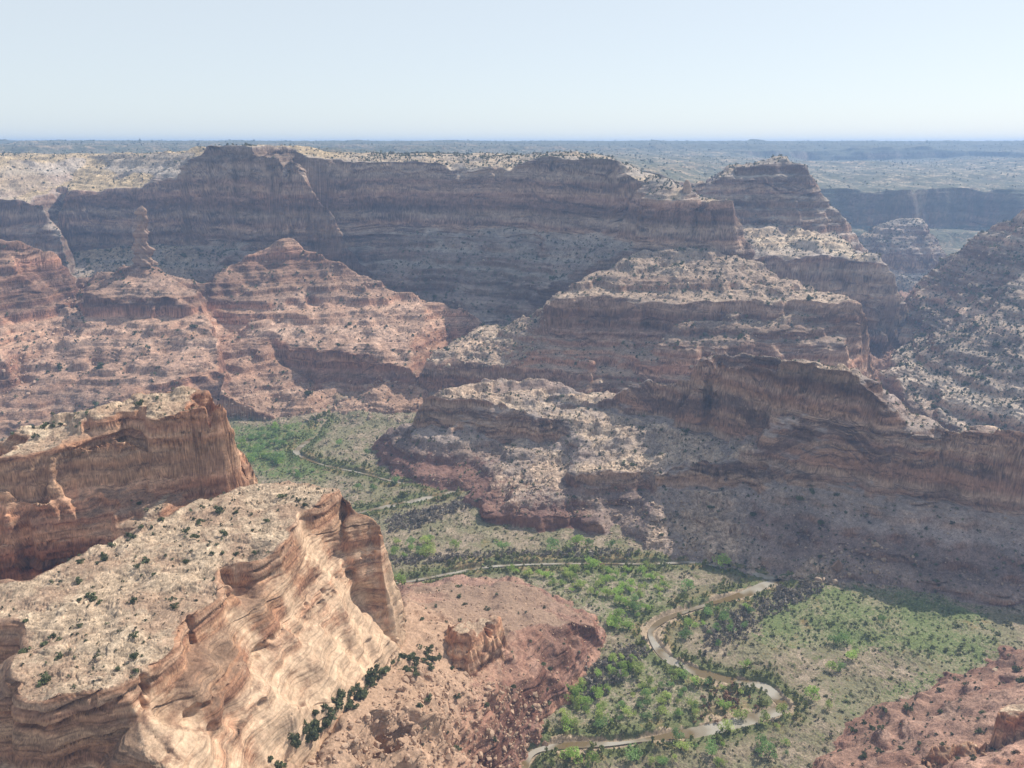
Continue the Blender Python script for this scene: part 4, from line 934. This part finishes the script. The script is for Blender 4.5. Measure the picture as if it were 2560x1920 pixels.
# ---- cottonwoods
def crown_mesh(k, mat):
    v, f = leafball(500+k, 430, .11, 1, .95, 9)
    return mesh_from('crown', v, f, mat, smooth=False)
def trunk_mesh(k):
    r = random.Random(k); vs, fs = [], []
    def limb(p0, p1, r0, r1, n=6):
        d = (Vector(p1)-Vector(p0)); q = d.to_track_quat('Z', 'Y'); b0 = len(vs)
        for t, rr_ in ((0, r0), (.5, (r0+r1)*.5), (1, r1)):
            for j in range(n):
                a = j/n*6.283; vs.append(tuple(Vector(p0)+d*t+q @ Vector((rr_*math.cos(a), rr_*math.sin(a), 0))+Vector((.02*math.sin(t*6), 0, 0))))
        for i in range(2):
            for j in range(n): fs.append((b0+i*n+j, b0+i*n+(j+1) % n, b0+(i+1)*n+(j+1) % n, b0+(i+1)*n+j))
    top = (r.uniform(-.08, .08), r.uniform(-.08, .08), .55)
    limb((0, 0, -.05), top, .075, .05)
    for j in range(4):
        a = j*1.57+r.random(); limb(top, (top[0]+.5*math.cos(a), top[1]+.5*math.sin(a), .55+r.uniform(.4, .75)), .04, .012)
    return mesh_from('trunk', np.array(vs, f32), np.array(fs), M_BARK)
CROWNS = [[crown_mesh(k, m_) for k in range(5)] for m_ in M_COT]
TRUNKS = [trunk_mesh(k) for k in range(4)]
N_TREE = 0
def cottonwood(x_, y_, hgt, tone, label, group=None):
    global N_TREE; N_TREE += 1
    z_ = float(ground(x_, y_)[0])
    e = bpy.data.objects.new('cottonwood', None); COL.objects.link(e); e.location = (x_, y_, z_-.1)
    r_ = hgt*.5; e.scale = (r_*rnd.uniform(.75, 1.1), r_*rnd.uniform(.75, 1.1), r_); e.rotation_euler = (0, 0, rnd.rand()*6.28)
    e['label'] = label; e['category'] = 'cottonwood tree'
    if group: e['group'] = group
    obj('trunk', TRUNKS[rnd.randint(4)], e)
    c = obj('crown', CROWNS[tone][rnd.randint(5)], e); c.location = (0, 0, .12)
singles = [(735,962,10,2,'grey green cottonwood clump on the sandy flat beyond the bend'),(792,982,8,2,'small cottonwood at the foot of the red slope of the promontory tip'),
 (772,1062,9,2,'left one of three cottonwoods behind the nearest mesa'),(806,1060,9,2,'middle one of three cottonwoods behind the nearest mesa'),(856,1046,10,2,'right one of three cottonwoods behind the nearest mesa'),
 (985,1184,10,0,'bright round cottonwood on the pale flat below the red scarp'),(1086,1190,11,2,'leafy cottonwood on the near side of the red scarp'),
 (1190,1188,13,2,'tall dark cottonwood below the middle of the red scarp'),(1245,1186,14,0,'tall bright cottonwood below the right end of the red scarp'),(1272,1180,9,2,'small tree just right of the tall bright cottonwood'),(1320,1182,9,2,'small cottonwood against the pale rockfall'),
 (1280,1226,11,0,'single cottonwood standing on the reed line of the river'),(1560,1226,13,0,'large round cottonwood alone at the foot of the shaded talus'),
 (1486,1276,11,2,'round dark cottonwood on the bare sand above the river bend'),(868,1268,12,0,'bright cottonwood peeking out behind the end of the nearest mesa'),
 (1841,1428,9,0,'bright green cottonwood alone on the straw flat right of the river'),(1797,1448,8,0,'left one of two low cottonwoods on the straw flat'),(1815,1450,8,2,'right one of two low cottonwoods on the straw flat'),
 (1800,1390,9,2,'thin grey green tree at the edge of the green meadow'),(1822,1388,10,2,'thin tree right beside the grey green one in the meadow'),(1906,1348,7,2,'small dark tree in the middle of the green meadow'),
 (1756,1508,10,0,'yellow green cottonwood near the sandbar at the lower right'),(1788,1530,7,1,'short pale cottonwood right of the sandbar'),(1690,1550,9,1,'yellow cottonwood on the tip of the sandbar'),
 (1648,1560,9,1,'bright cottonwood left of the sandbar by the reeds'),(1602,1552,10,1,'lime green cottonwood just above the lower river reach'),(1566,1582,9,1,'lime cottonwood just below the lower river reach'),
 (1538,1632,11,2,'dark leaning cottonwood in the dry brush at the bottom'),(1645,1616,10,2,'bare limbed cottonwood group at the bottom edge'),(1460,1600,9,2,'thin cottonwood with a long trunk below the lower river reach'),(1368,1640,11,2,'dark cottonwood with a bare trunk at the bottom of the photo'),
 (1232,1648,11,0,'leafy cottonwood at the bottom beside the last river reach'),(1280,1655,9,0,'cottonwood right of the leafy one at the bottom edge'),(1660,1640,10,2,'grey green cottonwood at the bottom right of the brush'),
 (1560,1345,11,2,'tall grey green cottonwood inside the river bend'),(1490,1358,9,0,'bright cottonwood hugging the inside of the river bend'),(1610,1445,7,0,'small bright cottonwood at the outer bank'),(1530,1330,9,2,'dark cottonwood by the brush inside the bend')]
for u, v, h, t, l in singles:
    x_, y_, _ = Z(u, v, .5); cottonwood(x_, y_, h, t, l)
def grove(pl, n, h0, h1, tones, label, group):
    us = [p[0] for p in pl]; vs_ = [p[1] for p in pl]; k = 0; done = []
    while k < n:
        u, v = rnd.uniform(min(us), max(us)), rnd.uniform(min(vs_), max(vs_))
        if not inpoly(np.array([u]), np.array([v]), pl)[0]: continue
        x_, y_, _ = Z(u, v, .5)
        if float(rivdist(np.array([x_]), np.array([y_]))[0]) < 11: continue
        cottonwood(x_, y_, h0+(h1-h0)*rnd.rand()**1.5*1.15-1.0, tones[rnd.randint(len(tones))], label, group); k += 1
grove([(505,945),(560,925),(630,925),(655,945),(630,985),(600,1010),(545,1015),(520,985)], 44, 7, 12, [0, 2, 2], 'cottonwood in the dense green grove beside the left mesa wall', 'grove beside the left mesa')
grove([(640,1000),(700,1010),(690,1035),(620,1030)], 6, 6, 9, [2], 'low cottonwood on the flat below the river line', 'cottonwoods below the river line')
grove([(835,1170),(935,1160),(945,1200),(850,1212)], 14, 7, 11, [0, 2, 1], 'cottonwood in the bright clump right of the nearest mesa', 'clump right of the nearest mesa')
grove([(1060,1235),(1150,1235),(1400,1225),(1470,1250),(1430,1290),(1300,1300),(1170,1262)], 62, 5, 10, [0, 1, 1, 0], 'young bright cottonwood in the open grove above the red hill', 'open grove above the red hill')
grove([(1300,1300),(1400,1290),(1390,1360),(1330,1370)], 13, 6, 11, [0, 0, 2], 'cottonwood in the clump at the right end of the red hill', 'clump at the end of the red hill')
grove([(1230,1500),(1300,1440),(1400,1395),(1420,1410),(1340,1500),(1240,1590),(1200,1600)], 34, 6, 11, [0, 0, 1], 'cottonwood in the green strip along the foot of the red hill', 'green strip below the red hill')
grove([(1340,1500),(1440,1440),(1600,1490),(1640,1530),(1520,1555),(1360,1580),(1260,1590)], 46, 5, 9, [0, 1, 1, 2], 'young pale cottonwood inside the triangle between the river reaches', 'trees between the river reaches')
grove([(1480,1330),(1580,1300),(1640,1330),(1560,1400),(1470,1385)], 18, 5, 9, [0, 2, 2], 'cottonwood among grey brush inside the river bend', 'trees inside the river bend')
grove([(1140,1600),(1700,1570),(1720,1659),(1150,1659)], 16, 5, 9, [0, 2, 1], 'scattered cottonwood in the dry brush along the bottom edge', 'trees along the bottom edge')
print('trees', N_TREE, time.time()-T0)

# ---- brush on the valley floor
fl = (OW == 0) & OKV & (GY < 1000)
x, y = GX, GY
dens = np.where(fl, .060*sstep(-.9, .8, smp(T_ROUGH, x, y, 150., .1, .9)), 0).astype(f32)
kind = np.zeros(GX.shape, np.int8)      # 0 straw green, 1 grey brush, 2 reed, 3 fresh green, 4 rust
def fz(pl, d, k, soft=4):
    m = fl & poly_mask(x, y, pl, soft); dens[m] = d; kind[m] = k
fz(PL_FIELD, .055, 3); fz(PL_FIELD2, .06, 3); fz(PL_WEST, .05, 3); fz(PL_GROVE, .05, 3); fz(PL_TRI, .05, 0)
for q in (PL_BRUSH, PL_BRUSH2, PL_BRUSH3, PL_BRUSH4): fz(q, .16, 1, 3)
fz([(1520,1500),(1620,1495),(1650,1530),(1560,1560),(1480,1570)], .07, 4)
rn = smp(T_ROUGH, x, y, 130., .1, .5)
m = fl & (RDG > 6.5+1.5*rn) & (RDG < 13+5*rn); dens[m] = .12; kind[m] = 2
dens[fl & (RDG <= 5.6)] = 0
m = fl & (GY > 594) & (RDG > 2.2) & (RDG < 8); dens[m] = .16; kind[m] = 3
ii = pick(dens, 30000, rnd)
pos = Gxyz[ii].copy(); kd = kind.ravel()[ii]; pos[:, :2] += rnd.randn(len(ii), 2)*.8
pos[:, 2] = ground(pos[:, 0], pos[:, 1])-.1
BC = np.array([[.25, .24, .125], [.36, .31, .25], [.28, .30, .115], [.26, .29, .13], [.33, .19, .12]], f32)
cols = BC[kd]*rnd.uniform(.65, 1.35, (len(ii), 1)).astype(f32)
hz = np.array([.6, 1.5, 1.7, .6, 1.2])[kd]; wz = np.array([1.0, 1.5, 1.1, 1.0, 1.3])[kd]
e_ = np.exp(rnd.randn(len(ii))*.35)
scl = np.stack([wz*e_, hz*e_], 1)
obj('brush', scatter_mesh('brush', [leafball(700+k, 22, .45, 1, .9, 4) for k in range(6)], pos, scl, rnd, M_SCRUB, cols), kind='stuff', label='low brush, reeds and grey thickets covering the valley floor')
print('brush', len(ii), time.time()-T0)
